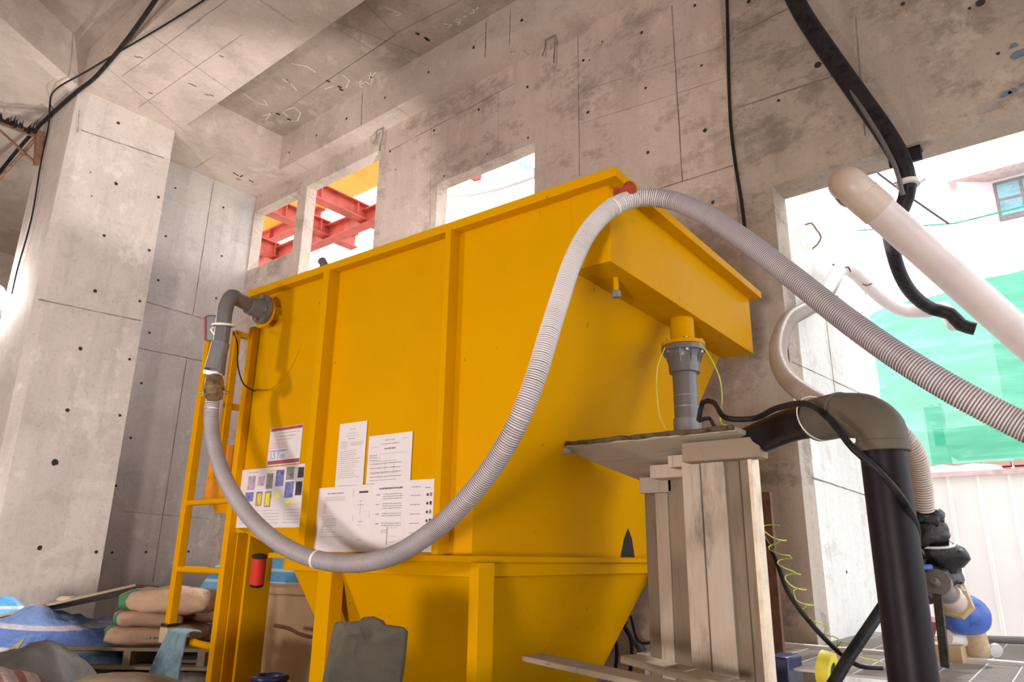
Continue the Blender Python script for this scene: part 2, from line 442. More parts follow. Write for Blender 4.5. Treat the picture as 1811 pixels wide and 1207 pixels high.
marks_wall(mb, [((1022, 60), (1025, 312)), ((1188, 10), (1207, 320), .012), ((1100, 355), (1312, 288), .012),
    ((882, 163), (882, 275), .004), ((763, 225), (760, 425), .004), ((1027, 219), (1290, 136), .004), ((1024, 163), (1280, 82), .004), ((688, 268), (910, 148), .008)],
    [(690, 268), (768, 231), (847, 194), (933, 154), (1032, 107), (1040, 199), (1065, 74, .7), (1135, 58), (1142, 156, .8), (1146, 270), (1229, 10), (1241, 116, .8), (1247, 231, 1.1), (1261, 358),
     (862, 273, .6), (786, 312, .8), (934, 244, .8), (700, 300, .6), (1043, 107, .5), (452, 500, .5)], 'y', W, -.002)
mb.build('wall_back', ['wall', 'joint', 'hole'], kind='structure', angle=20)
# pier and lintel beside the big opening
cl = P(1292, 200, 'y', W).x
mb = MB()
Y1 = W+.225; mb.box(cl, jx, W-.035, Y1, 0, jz); mb.box(cl, 9.3, W-.035, Y1, jz, ZT+.3)
marks_wall(mb, [((1513, 30), (1530, 240), .012), ((1300, 62), (1395, 15), .012), ((1308, 190), (1480, 132), .016)],
    [(1324, 3, 1.1), (1447, 115, 1.7), (1597, 7), (1735, 5, 1.8), (1715, 15, .7), (1377, 178, .8), (1765, 95, .7)], 'y', W-.035, -.002)
for (a, b_, c_, d_) in ((1730, 175, 1765, 200), ):
    mb.mat(3).quad(P(a+4, b_+8, 'y', W-.038), P(c_-4, b_, 'y', W-.038), P(c_, d_-10, 'y', W-.038), P(a, d_+4, 'y', W-.038))
for (a, b_, s_) in ((1803, 95, .05), (1792, 80, .03), (1780, 165, .035), (1790, 160, .03), (1806, 150, .02)):
    q = P(a, b_, 'y', W-.0385); vs = [q+Vector((math.cos(t)*s_*(.7+.3*math.sin(3*t+s_*90)), 0, math.sin(t)*s_*(.8+.3*math.cos(2*t)))) for t in [k*.45 for k in range(14)]]
    mb.mat(4).add(vs, [list(range(14))])
mb.build('wall_right_pier', ['lintel', 'joint', 'hole', 'patch', 'bluesmear'], kind='structure', angle=20)
# outside return wall seen through the opening
mb = MB(); yo = P(1530, 500, 'x', jx).y
mb.box(jx-.25, jx, Y1, yo, 0, 9)
marks_wall(mb, [((1435, 845), (1530, 876), .012), ((1460, 560), (1480, 720), .015), ((1400, 640), (1530, 700), .008)], [(1497, 1012, .8), (1530, 520, .6)], 'x', jx, .002)
mb.build('wall_outer_return', ['outer', 'joint', 'hole'], kind='structure', angle=20)
# left wall, column
mb = MB(); mb.box(XL-.4, XL, 3.2, W, 0, ZS+.4)
marks_wall(mb, [((378, 320), (341, 557), .01), ((255, 533), (370, 567), .012), ((241, 615), (363, 640), .012), ((330, 636), (270, 1030), .012), ((400, 640), (372, 900), .008), ((215, 905), (370, 918), .006)],
    [(293, 418), (310, 333, .9), (395, 367), (392, 453), (280, 496), (264, 589), (382, 528), (250, 678), (231, 775), (205, 860, 1), (198, 978), (258, 977), (333, 976), (420, 690), (440, 605, .8), (345, 745, .6)], 'x', XL, .002)
mb.build('wall_left', ['grey', 'joint', 'hole'], kind='structure', angle=20)
mb = MB(); yc0, yc1 = .464*W, 3.27
mb.prism([(XC, yc0+.09, 0), (XC, yc1, 0), (XC-1.0, yc1, 0), (XC-1.0, yc0, 0), (XC-.07, yc0, 0)], (0, 0, ZS))
marks_wall(mb, [((143, 230), (290, 280), .012), ((68, 530), (250, 568), .012), ((140, 195), (137, 235), .01)],
    [(209, 218, 1.2), (205, 325, 1.3), (184, 417, 1.1), (168, 515, 1.3), (142, 617, 1.3), (119, 726, 1.3), (97, 818, 2.2), (70, 970, 1.5), (280, 349, 1.1), (264, 443), (247, 533), (229, 636), (212, 735), (170, 977, 1.2), (160, 305, .5), (162, 347, .5)], 'x', XC, .002)
mb.build('wall_column', ['pale', 'joint', 'hole'], kind='structure', angle=20)
# far hall beyond the column
mb = MB(); mb.box(-14.4, -14, -7, W, 0, ZT); mb.box(-14, XL-.4, W, W+.3, 0, ZT)
mb.build('wall_far', ['soffit'], kind='structure')
# ceiling: beams and recessed slab
mb = MB()
BT = .951*W; XR = -1.609*W; YB = .685*W
mb.box(XL-.4, 8, BT, W+.3, ZS, ZT+.3)                      # beam along the back wall
mb.box(XL-.4, XR, YB, BT, ZS, ZT+.3)                 # beam along the left wall
marks_wall(mb, [((641, 163), (639, 222), .012), ((860, 40), (858, 103), .012), ((903, 15), (901, 80), .008)], [(560, 240), (613, 210, 1.2), (681, 173), (758, 128), (838, 84, 1.2), (923, 36, 1.2), (512, 270)], 'y', BT, -.002)
def zline(pts, wd, mi, z):
    A = [P(x, y, 'z', z) for x, y in pts]
    for a, b_ in zip(A, A[1:]):
        d = (b_-a).normalized(); o = Vector((-d.y, d.x, 0))*wd/2; e = Vector((0, 0, -.002))
        mb.mat(mi).add([a+o+e, a-o+e, b_-o+e, b_+o+e], [[0, 1, 2, 3]])
for l in (((412, 305), (422, 311)), ((424, 313), (430, 310)), ((418, 316), (426, 318)), ((440, 318), (449, 323))): zline(l, .02, 2, ZS)
for l in (((345, 297), (378, 276)), ((520, 285), (545, 300)), ((700, 190), (720, 202)), ((925, 88), (935, 96))): zline(l, .005, 1, ZS)
mb.build('ceiling_edge_beam', ['soffit', 'joint', 'hole'], kind='structure', angle=20)
mb = MB()
mb.box(XC-1.0, 8, yc0, YB, ZS, ZT+.3)                     # wide beam from the column
def zline(pts, wd, mi, z):
    A = [P(x, y, 'z', z) for x, y in pts]
    for a, b_ in zip(A, A[1:]):
        d = (b_-a).normalized(); o = Vector((-d.y, d.x, 0))*wd/2; e = Vector((0, 0, -.002))
        mb.mat(mi).add([a+o+e, a-o+e, b_-o+e, b_+o+e], [[0, 1, 2, 3]])
for l in (((215, 135), (355, 35)), ((250, 50), (450, 190)), ((190, 120), (330, 235)), ((330, 50), (430, -20)), ((245, 190), (430, 60)), ((430, -20), (520, 40))): zline(l, .004, 1, ZS)
for x, y in ((237, 99), (245, 100), (333, 147), (340, 150), (370, 167), (388, 98), (262, 163), (362, 166)): zline(((x, y), (x+8, y+3)), .012, 2, ZS)
mb.build('ceiling_wide_beam', ['soffit', 'joint', 'hole'], kind='structure', angle=20)
mb = MB()
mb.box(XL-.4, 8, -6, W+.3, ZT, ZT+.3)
for l in (((600, 40), (745, 97)), ((697, 60), (815, 0)), ((697, 62), (480, 210)), ((560, 155), (700, 62)), ((640, 0), (700, 60)), ((600, 52), (660, 90))): zline(l, .005, 1, ZT)
for x, y in ((735, 58), (750, 66), (753, 69), (577, 142), (597, 152), (600, 157), (508, 210), (488, 200)): zline(((x, y), (x+7, y+3)), .03, 2, ZT)
chalk = [((430, 165), (455, 182), (474, 187), (466, 176)), ((500, 140), (513, 148), (507, 140), (525, 160)), ((515, 112), (545, 118), (558, 128)), ((605, 132), (618, 142), (612, 155)), ((575, 157), (590, 152)),
    ((630, 145), (640, 155)), ((640, 142), (632, 150)), ((635, 150), (648, 144), (654, 150), (660, 144)), ((650, 132), (662, 142)), ((664, 128), (652, 140)), ((655, 128), (658, 146)),
    ((500, 196), (520, 190), (532, 200), (526, 214), (508, 214)), ((465, 205), (480, 200), (470, 212)), ((500, 198), (510, 207)), ((680, 12), (712, 25), (700, 27)),
    ((785, 42), (800, 44), (792, 48)), ((803, 36), (812, 40)), ((806, 32), (814, 36), (810, 44)), ((820, 30), (826, 28)), ((830, 24), (840, 22), (836, 16)), ((842, 18), (846, 12))]
for l in chalk: zline(l, .013, 3, ZT)
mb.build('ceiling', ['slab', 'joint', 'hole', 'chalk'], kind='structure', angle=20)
mb = MB()                                                    # beam running from the column towards the camera
p0 = Vector((XC, yc0, ZS)); dgl = Vector((.52, -.85, 0)).normalized()
a = p0+dgl*9
mb.prism([tuple(p0), tuple(a), (a.x-.32, a.y, ZS), (p0.x-.18, p0.y, ZS)], (0, 0, ZT-ZS))
mb.prism([(p0.x-.18, p0.y, ZS+.05), (a.x-.32, a.y, ZS+.05), (-14, a.y, ZS+.05), (-14, p0.y, ZS+.05)], (0, 0, ZT-ZS))
mb.box(-14, XC-1.0, yc0, W, ZS+.05, ZT+.3)
mb.build('ceiling_cross_beam', ['soffit'], kind='structure', angle=20)
# chalk writing and u-shaped hooks under the edge beam
def hook(px, py, label):
    t = []
    a = P(px, py, 'z', ZS); mb = MB()
    for dx in (-.06, .06):
        mb.tube(spline([a+Vector((dx, 0, .04)), a+Vector((dx, 0, -.10)), a+Vector((dx*1.1, -.03, -.28 if dx > 0 else -.18)), a+Vector((dx*1.1, -.03, -.34 if dx > 0 else -.2))], .03), .008, 8)
    mb.rod(a+Vector((-.06, 0, -.006)), a+Vector((.06, 0, -.006)), .008, 8)
    tag(mb.build('ceiling_hook', 'steel'), label, 'hook', 'steel hooks under the edge beam')
hook(672, 228, 'bent steel hook hanging under the beam above the left window')
hook(973, 66, 'bent steel hook hanging under the beam, right of the window')
mb = MB()
for l in (((865, 106), (872, 104)), ((875, 110), (885, 100)), ((898, 95), (905, 90), (902, 96)), ((905, 86), (912, 92)), ((908, 94), (914, 85)), ((683, 207), (695, 200))): zline(l, .010, 0, ZS)
mb.build('ceiling_chalk_marks', ['chalk'], kind='structure')
# floors
mb = MB(); mb.box(-16, 9, -7, W+.225, -.2, 0); mb.build('floor', ['ground'], kind='structure')
mb = MB(); mb.box(-14.4, 9, -7.3, -7, 0, ZT+.3); mb.build('wall_rear', ['wall'], kind='structure')
mb = MB(); mb.box(9, 9.3, -7.3, -1, 0, ZT+.3); mb.build('wall_right', ['wall'], kind='structure')
mb = MB(); mb.box(-40, 40, W+.225, 60, -.25, -.05); mb.build('floor_outside_yard', ['ground'], kind='structure')

# ------------------------------------------------------------------ the yellow settling tank
tank = empty('settling_tank', 'big yellow steel settling tank on legs with white papers taped to its front', 'tank', TW(-2.55, 3.2, 0), TY)
YF, YBk = 2.43, 4.09
XLt = TP(462, 577, 'y', YF).x; XRt = -1.33; zt = 1.53+H; XF = -2.03
def T(): return MB(True)
prof = [(XLt, zt), (XRt-.03, zt), (XRt-.03, 1.2+H), (-1.52, 1.166+H), (XF, .214+H), (XF, -.01+H), (-3.30, -.01+H), (XLt, .127+H)]
mb = T().prism([(x, YF, z) for x, z in prof], (0, YBk-YF, 0))
n_p = len(prof); k_ = [i for i, f in enumerate(mb.f) if len(f) == 4 and set(f) in ({0, 1, n_p, n_p+1}, {n_p-1, n_p-2, 2*n_p-1, 2*n_p-2}) and all(abs(mb.v[q].z-zt) < 1e-4 for q in f)]
for i in reversed(k_): del mb.f[i]; del mb.m[i]
mb.build('tank_shell', 'yellow', tank)
T().box(-1.52, XRt, YF-.004, 4.14, 1.166+H, zt-.004).build('overflow_box', 'yellow', tank, .004)
mb = T()
za, zb_ = 1.512+H, 1.556+H; xo0, xo1, yo0, yo1 = -3.855, -1.266, 2.37, 4.15
mb.box(xo0, xo1, yo0, YF+.005, za, zb_); mb.box(xo0, xo1, 4.10, yo1+.03, za, zb_)
mb.box(xo0, XLt, YF+.005, 4.10, za, zb_); mb.box(XRt-.005, xo1, YF+.005, 4.10, za, zb_)
mb.build('top_flange', 'yellow', tank, .003)
# flaked corner of the flange
mb = T()
def blob_on(mb, pts, ax, c, thick):
    q = [TP(x, y, ax, c) for x, y in pts]; e = [0, 0, 0]; e['xyz'.index(ax)] = thick
    mb.prism([tuple(p) for p in q], tuple(e))
blob_on(mb, [(1084, 340), (1085, 334), (1090, 331), (1097, 333), (1102, 329), (1103, 326), (1108, 321), (1114, 320), (1121, 323), (1125, 330), (1124, 338), (1117, 343), (1106, 345), (1092, 356), (1085, 354)], 'y', 2.366, .003)
mb.build('flaked_corner', 'rust', tank)
for (xa, xb) in ((571, 581.5), (787, 797)):
    a = TP(xa, 490 if xa < 600 else 417, 'y', 2.36).x; b_ = TP(xb, 490 if xa < 600 else 417, 'y', 2.36).x
    T().box(a, b_, 2.36, YF+.003, .0+H, za+.002).build('stiffener', 'yellow', tank, .003)
mb = T()
mb.box(-3.335, -1.975, 2.355, 4.16, -.030+H, -.004+H)
mb.build('lower_flange', 'yellow', tank, .002)
mb = T(); mb.box(-3.24, -1.995, 2.385, 4.12, -.088+H, -.030+H); mb.build('support_frame', 'yellow', tank, .003)
mb = T()
zt_, zbm = -.07+H, -1.22+H
mb.hexa([(-2.92, 3.0, zbm), (-2.45, 3.0, zbm), (-2.45, 3.5, zbm), (-2.92, 3.5, zbm)], [(-3.22, 2.42, zt_), (-2.01, 2.42, zt_), (-2.01, 4.08, zt_), (-3.22, 4.08, zt_)])
mb.build('hopper', 'yellow', tank, .003)
# legs of the hopper frame
def legbox(x0, x1, y0, y1, z1): T().box(x0, x1, y0, y1, 0.0, z1).build('leg', 'yellow', tank, .003)
lx0 = TP(561, 1030, 'y', 2.37).x; lx1 = TP(585, 1030, 'y', 2.37).x
legbox(lx0, lx1, 2.37, 2.45, -.03+H)
rx0 = TP(830, 1010, 'y', 2.37).x; rx1 = TP(846.5, 1010, 'y', 2.37).x; ry = TP(875, 1002, 'x', rx1).y
legbox(rx0, rx1, 2.37, ry, -.03+H)
legbox(lx0, lx1, 4.02, 4.12, -.03+H); legbox(rx0, rx1, 4.02, 4.12, -.03+H)
# end post: an h-section under the shallow left end
mb = T(); xa = TP(418, 940, 'y', 2.44).x; xb = xa+.17
mb.box(xa, xa+.02, 2.44, 2.60, 0, .125+H); mb.box(xb-.05, xb-.03, 2.44, 2.60, 0, .1+H); mb.box(xa+.02, xb-.05, 2.52, 2.535, 0, .1+H)
mb.box(xa-.0, xb-.02, 2.43, 2.445, .1+H, .13+H)
mb.build('end_post', 'yellow', tank, .002)
mb = T(); mb.box(xa, xb, 3.9, 4.05, 0, .1+H); mb.build('end_post', 'yellow', tank, .002)
# soot stain at the back of the end plate
mb = T(); mb.add([(XF+.002, TP(1097, 985, 'x', XF).y, H), (XF+.002, TP(1122, 985, 'x', XF).y, H), (XF+.002, TP(1117, 950, 'x', XF).y, .055*1.9+H), (XF+.002, TP(1110, 925, 'x', XF).y, .16+H), (XF+.002, TP(1103, 945, 'x', XF).y, .1+H)], [[0, 1, 2, 3, 4]])
mb.build('soot_stain', 'soot', tank)
# nipple and outlet under the overflow box
n_ = TP(1089, 492, 'z', 1.166+H)
mb = T(); mb.rod((n_.x, n_.y, 1.17+H), (n_.x, n_.y, 1.10+H), .012); mb.build('drain_nipple', 'yellow', tank)
mb = T(); mb.rod((n_.x, n_.y, 1.105+H), (n_.x, n_.y, 1.075+H), .02); mb.build('nipple_cap', 'pvcl', tank, .003)
OX, OY = -1.41, 3.3
mb = T(); mb.tube([(OX, OY, 1.17+H), (OX, OY, 1.035+H)], .06, 28); mb.build('outlet_stub', 'yellow', tank)
mb = T(); mb.rod((OX, OY, 1.04+H), (OX, OY, 1.02+H), .108, 32); mb.build('outlet_flange', 'yellow', tank, .002)
# inlet stub on the front plate
fl = TP(465, 548, 'y', 2.33)
mb = T(); mb.rod((fl.x, 2.34, fl.z), (fl.x, YF+.01, fl.z), .045, 24); mb.rod((fl.x-.012, 2.345, fl.z-.01), (fl.x-.012, 2.36, fl.z-.01), .092, 32); mb.build('inlet_stub', 'yellow', tank)
mb = T(); q = TP(574, 460, 'y', 2.9); mb.tube([(q.x, 2.9, zt-.1), (q.x, 2.9, q.z-.03), (q.x-.03, 2.9, q.z)], .03, 14); mb.build('vent_pipe', 'pvc', tank)

# papers taped to the tank front
def paper(name, corners, label, deco, group=None):
    """corners tl, tr, br, bl as photo points on the plate; a thin sheet with printed marks as a part"""
    e = .003+paper.k*.0006; paper.k += 1
    q = [TP(x, y, 'y', YF-e) for x, y in corners]
    q[1].z = q[0].z = (q[0].z+q[1].z)/2; q[2].z = q[3].z = (q[2].z+q[3].z)/2
    q[0].x = q[3].x = (q[0].x+q[3].x)/2; q[1].x = q[2].x = (q[1].x+q[2].x)/2
    x0, x1, z0, z1 = q[0].x, q[1].x, q[3].z, q[0].z
    mb = MB(True); mb.box(x0, x1, YF-e, YF-e+.0005, z0, z1)
    pics = []; dm = mb
    if deco:
        inks = ['paper', 'ink', 'inkd', 'maroon', 'blueink', 'pinkink', 'photo_a', 'photo_b', 'photo_c', 'photo_y', 'highl']
        def rect(u0, u1, v0, v1, mi):
            t_ = dm if mi < 5 else MB(True); mi += 1; y_ = YF-e-.0004; X = lambda u: x0+(x1-x0)*u; Z = lambda v: z1-(z1-z0)*v
            if mi == 9: y_ -= .0003
            t_.mat(mi).add([(X(u0), y_, Z(v1)), (X(u1), y_, Z(v1)), (X(u1), y_, Z(v0)), (X(u0), y_, Z(v0))], [[0, 1, 2, 3]])
            if t_ is not dm: pics.append(t_)
        def line(u0, u1, v, h=.008, mi=0):
            u = u0
            while u < u1-.01:
                l = random.uniform(.008, .03); rect(u, min(u+l, u1), v-h/2*random.uniform(.6, 1), v+h/2*random.uniform(.6, 1), mi); u += l+random.uniform(.004, .014)
        deco(rect, line)
    root = tag(mb.build(name, inks, None, smooth=False), label, 'paper', group)
    for t_ in pics: t_.build('printed_picture', inks, root, smooth=False)
    return root, (x0, x1, z0, z1, e)
paper.k = 0
def d_portrait(rect, line):
    line(.4, .6, .10, .012); line(.3, .7, .16); line(.28, .75, .2); line(.35, .62, .24, .014, 0)
    for k in range(5): line(.08, .34, .28+k*.024)
    for k in range(3): line(.45, .9, .3+k*.02)
    for k in range(14): line(.08, random.uniform(.6, .88), .42+k*.03)
    line(.1, .8, .93)
def d_land(rect, line):
    line(.4, .6, .12, .02); line(.3, .72, .2, .02); line(.38, .64, .3, .035, 1); line(.08, .28, .25); line(.78, .92, .12)
    for k in range(3): line(.05, .25, .42+k*.05, .02)
    rect(.28, .285, .4, .55, 0); rect(.28, .9, .4, .405, 0); rect(.42, .425, .55, .8, 0); rect(.62, .625, .55, .8, 0); rect(.1, .7, .55, .556, 0); rect(.1, .7, .8, .806, 0)
    for k in range(4): line(.08, .8, .6+k*.09, .022)
    line(.08, .7, .94, .015)
def d_text(rect, line):
    line(.3, .78, .1, .016, 1)
    for k in range(3): line(.2, .85, .16+k*.025)
    for k in range(9): line(.2, .3, .24+k*.02, .01)
    line(.2, .5, .46); 
    for k in range(6): line(.22, .62, .49+k*.02)
    for a in ((.2, .6, .6, .605), (.2, .6, .69, .695), (.2, .205, .6, .69), (.6, .605, .6, .69)): rect(*a, 0)
    line(.2, .55, .62); line(.2, .5, .66); line(.18, .85, .77)
def d_diag(rect, line):
    rect(.35, .75, .095, .125, 1); rect(.1, .11, .05, .18, 1); rect(.44, .45, .25, .45, 0); rect(.3, .6, .3, .306, 0); rect(.38, .5, .24, .246, 0)
    rect(.48, .485, .5, .64, 0); rect(.4, .6, .55, .556, 0); rect(.36, .42, .6, .605, 0); rect(.15, .16, .45, .55, 0); rect(.85, .86, .4, .5, 0); line(.35, .6, .82, .01)
def d_steps(rect, line):
    line(.15, .85, .09, .03, 1)
    for g in range(4):
        line(.08, .2, .18+g*.14, .014, 1)
        for k in range((3, 3, 2, 2)[g]): line(.28, .85, .175+g*.14+k*.032, .014, 0)
    rect(.46, .475, .64, .9, 1); rect(.3, .45, .69, .695, 1); rect(.3, .31, .69, .72, 1); rect(.3, .45, .72, .725, 1); line(.52, .75, .66); line(.52, .75, .78); line(.52, .7, .86)
def d_pics(rect, line):
    line(.15, .5, .10, .014); line(.65, .85, .12, .012, 1)
    for k in range(5):
        line(.12, .5, .22+k*.13, .014)
        rect(.72, .8, .2+k*.12, .235+k*.12, 1); rect(.84, .92, .19+k*.12, .24+k*.12, 1 if k % 2 else 0)
def d_poster(rect, line):
    rect(.02, .99, .01, .09, 2); rect(.02, .99, .87, .97, 2)
    line(.3, .92, .16, .02); line(.3, .8, .25, .025); line(.25, .7, .33, .02)
    for k in range(3): line(.05, .58, .42+k*.06, .03, 4)
    line(.05, .6, .62, .045, 3)
def d_photo(n):
    def f(rect, line):
        line(.25, .7, .06, .012)
        if n == 0:
            rect(.3, .62, .12, .36, 7); rect(.72, 1.0, .14, .3, 7); rect(.25, .6, .4, .56, 5); rect(.72, .98, .4, .64, 6); rect(.78, .94, .43, .62, 8)
        if n == 1:
            rect(.1, .42, .1, .36, 6); rect(.56, .95, .06, .33, 5); rect(.1, .42, .40, .66, 6); rect(.15, .36, .43, .64, 8); rect(.5, .85, .44, .52, 9)
        if n == 2:
            rect(.05, .45, .03, .24, 6); rect(.05, .5, .27, .53, 5); rect(.1, .6, .56, .62, 9); rect(.65, .95, .05, .22, 1); rect(.6, .92, .28, .5, 1)
        for k in range(5): line(.1, .9, .72+k*.05, .008)
    return f
poster, pb = paper('poster', [(479, 760), (537, 749), (529, 819), (471, 826)], 'landscape white notice with maroon bands and 1.5 Ton lettering', d_poster)
xs = [(431, 415), (472, 459), (507, 494), (541, 531)]
ptop = [(431, 832), (472, 828), (507, 824), (541, 820)]; pbot = [(415, 934), (457, 934), (494, 934), (530, 933)]
nm = ['leftmost photo sheet with a mauve and a yellow picture, under the maroon-banded notice', 'middle photo sheet with blue picture and yellow highlight, under the maroon-banded notice', 'photo sheet touching the left stiffener, blue picture over yellow highlighted line']
for k in range(3):
    paper('photo_sheet', [ptop[k], ptop[k+1], pbot[k+1], pbot[k]], nm[k], d_photo(k), 'photo sheets on the tank front')
paper('document_sheet', [(600.7, 751), (651, 744), (640, 866), (592, 870)], 'tall portrait document, highest sheet of the group between the stiffeners', d_portrait, 'documents on the tank front')
paper('document_sheet', [(651.7, 772), (729.7, 763.6), (726, 851), (648, 857)], 'landscape document right of the tall portrait sheet, with a form grid', d_land, 'documents on the tank front')
bt = [(564, 864), (622, 860), (661, 856), (722, 850), (769, 847)]; bb = [(553, 977), (614, 977), (656, 977), (716, 977), (764, 977)]
nb = ['lower row sheet nearest the left stiffener, column of small text', 'lower row sheet with black title bar above a small diagram', 'lower row sheet with bold headed numbered steps and line drawing', 'lower row sheet nearest the middle stiffener, small black pictures on its right side']
for k, f_ in enumerate((d_text, d_diag, d_steps, d_pics)):
    paper('document_sheet', [bt[k], bt[k+1], bb[k+1], bb[k]], nb[k], f_, 'documents on the tank front')
# lettering on the poster
def text_mesh(s, size):
    cu = bpy.data.curves.new('t', 'FONT'); cu.body = s; cu.size = size; cu.extrude = .0002
    o = bpy.data.objects.new('t', cu); COL.objects.link(o)
    dg = bpy.context.evaluated_depsgraph_get(); dg.update()
    me = bpy.data.meshes.new_from_object(o.evaluated_get(dg)); bpy.data.objects.remove(o)
    return [v.co.copy() for v in me.vertices], [list(p.vertices) for p in me.polygons]
tv, tf = text_mesh('1.5 Ton', .05)
x0, x1, z0, z1, e = pb
mb = MB(True); mb.add([(x0+.02+v.x*.85, YF-e-.0008-v.z, z0+(z1-z0)*.17+v.y) for v in tv], tf); mb.build('lettering', 'blueink', poster, smooth=False)

# ------------------------------------------------------------------ ladder at the left end
ladder = empty('ladder', 'yellow steel ladder standing against the left end of the tank', 'ladder', TW(-4.08, 2.43, 0), TY)
A = TP(331, 890, 'y', 2.43).x; Cx = XLt-.035
yl = 2.43
T().box(A-.03, A+.02, yl-.02, yl+.03, 0, TP(378, 592, 'y', yl).z).build('stile', 'yellow2', ladder, .004)
T().box(Cx-.022, Cx+.026, yl-.045, yl+.01, 0, TP(450, 583, 'y', yl).z).build('stile', 'yellow2', ladder, .004)
for i_, (py, px_) in enumerate(((890, 330), (1007, 316), (1127, 300))):
    z = TP(px_, py, 'y', yl).z
    T().rod((A, yl, z), (Cx, yl-.01, z-(.02 if i_ == 2 else .0)), .019, 12).build('rung', 'yellow2', ladder)
T().rod((A, yl, .22), (Cx, yl, .22), .019, 12).build('rung', 'yellow2', ladder)
g1 = TP(419, 586, 'y', 2.62); g2 = TP(408, 714, 'y', 2.62)
mb = T(); mb.box(g1.x-.025, g1.x+.02, 2.60, 2.645, .45+H, g1.z)
mb.box(g1.x-.025, g1.x+.02, 2.60, 3.3, g1.z-.035, g1.z); mb.box(g1.x-.02, g1.x+.015, 2.6, 3.3, g2.z-.03, g2.z+.008)
mb.build('guard_rail', 'yellow2', ladder, .003)
q = TP(300, 1105, 'y', yl)
for dz in (.0, -.115):
    mb = T(); mb.tube([(A-.035, yl-.03, q.z+dz), (A+.03, yl-.03, q.z+dz-.004), (A+.03, yl+.035, q.z+dz), (A-.035, yl+.035, q.z+dz), (A-.036, yl-.03, q.z+dz)], .009, 8); mb.build('tied_band', 'rubber', ladder)
T().box(A-.045, A+.035, yl-.035, yl+.03, q.z-.1, q.z-.015).build('paper_wrap', 'tan', ladder, .004)
# orange box behind the ladder
q = TP(372, 797, 'y', 2.75); q2 = TP(414, 885, 'y', 2.75)
ob = empty('control_box', 'orange box with yellow bracket behind the ladder, at the tank end', 'box', TW((q.x+q2.x)/2, 2.85, q2.z), TY)
T().box(q.x, q2.x+.1, 2.75, 3.0, q2.z, q.z+.02).build('box_body', 'orange', ob, .006)
T().prism([(q.x+.06, 2.77, q2.z), (q2.x+.1, 2.77, q2.z), (q2.x+.1, 2.77, q2.z-.1), (q.x+.12, 2.77, q2.z-.07)], (0, .2, 0)).build('bracket', 'yellow2', ob)
# ------------------------------------------------------------------ inlet pipe and switch
def bolts(parent, c, axis, rad, n, r=.009, L=.03, ph=.3):
    a = axis.orthogonal().normalized(); b = axis.cross(a)
    for k in range(n):
        t = ph+2*math.pi*k/n; p = c+(a*math.cos(t)+b*math.sin(t))*rad; mb = MB()
        mb.tube([p-axis*L, p-axis*(L-.014), p-axis*(L-.0141), p+axis*(L-.0141), p+axis*(L-.014), p+axis*L], [r*1.7, r*1.7, r, r, r*1.7, r*1.7], 6); mb.build('bolt', 'steel', parent)
inlet = empty('inlet_pipe', 'grey plastic elbow pipe bolted to the upper left corner of the tank front', 'pipe', TW(fl.x, 2.1, fl.z-.6), TY)
F0 = TW(fl.x, 2.34, fl.z); el = D(412, 537, 3.98); dn = D(383, 662, 3.86)
dirf = (TW(fl.x, 2.2, fl.z)-F0).normalized()
mb = MB(); mb.tube([F0, F0+dirf*.026], .088, 36); mb.tube([F0+dirf*.02, F0+dirf*.07, F0+dirf*.11], [.062, .056, .052], 24); mb.build('flange', 'pvc', inlet, .002)
bolts(inlet, F0, dirf, .068, 4, .008, .045, .5)
cor = D(403, 520, 4.0)
mb = MB(); e1 = F0+dirf*.09
path = spline([e1, e1.lerp(cor, .55), cor.lerp(e1, .16)+Vector((0, 0, -.004)), cor.lerp(dn, .18)+Vector((0, 0, 0)), cor.lerp(dn, .5), dn], .02)
mb.tube(path, .041, 22); mb.build('pipe_bend', 'pvc', inlet)
mb = MB(); a_ = cor.lerp(dn, .62); mb.tube([a_, D(377, 655, 3.86)], .047, 22); mb.build('coupler', 'pvcl', inlet, .002)
mb = MB(); mb.tube([D(377.5, 655, 3.86), D(376.5, 662, 3.86)], .05, 22); mb.build('white_seal', 'white', inlet)
sw = empty('switch_box', 'small grey switch box with reddish edge tied behind the grey elbow pipe', 'switch', D(385, 603, 4.25))
mb = MB(); c0 = D(379, 581, 4.2); ux = rt*.052; uz = up*.078; un = fw*.06
mb.hexa([c0-ux-uz, c0+ux-uz, c0+ux+uz, c0-ux+uz], [c0-ux-uz+un, c0+ux-uz+un, c0+ux+uz+un, c0-ux+uz+un]); mb.build('housing', 'pvc', sw, .01)
mb = MB(); c1 = c0-ux*1.05; mb.hexa([c1-ux*.15-uz*.9, c1+ux*.1-uz*.9, c1+ux*.1+uz*.9, c1-ux*.15+uz*.9], [c1-ux*.15-uz*.9+un, c1+ux*.1-uz*.9+un, c1+ux*.1+uz*.9+un, c1-ux*.15+uz*.9+un]); mb.build('red_edge', 'maroon', sw, .004)
mb = MB(); mb.tube([D(386, 567, 4.185), D(386, 567, 4.2)], .018, 16); mb.build('cable_gland', 'steel', sw)
mb = MB()
rp = cor.lerp(dn, .4); dd = (dn-cor).normalized(); a1 = (rt-dd*rt.dot(dd)).normalized(); b1 = dd.cross(a1)
mb.tube([rp+(a1*math.cos(t)*.056+b1*math.sin(t)*.056)+dd*.01*math.sin(t) for t in [k*math.pi/12 for k in range(25)]], .007, 8)
mb.build('tie_cord', 'tie', inlet)
mb = MB(); mb.tube([D(384, 574, 4.13), D(373, 583, 4.13), D(384, 598, 4.13)], .007, 8); mb.build('tie_cord', 'tie', inlet)
mb = MB(); mb.tube(spline([D(413, 588, 4.15), D(420, 610, 4.0), D(421, 650, 3.95), D(431, 680, 3.95), D(446, 690, 4.0), TW(*TP(452, 690, 'y', YF-.006))], .03), .0045, 8)
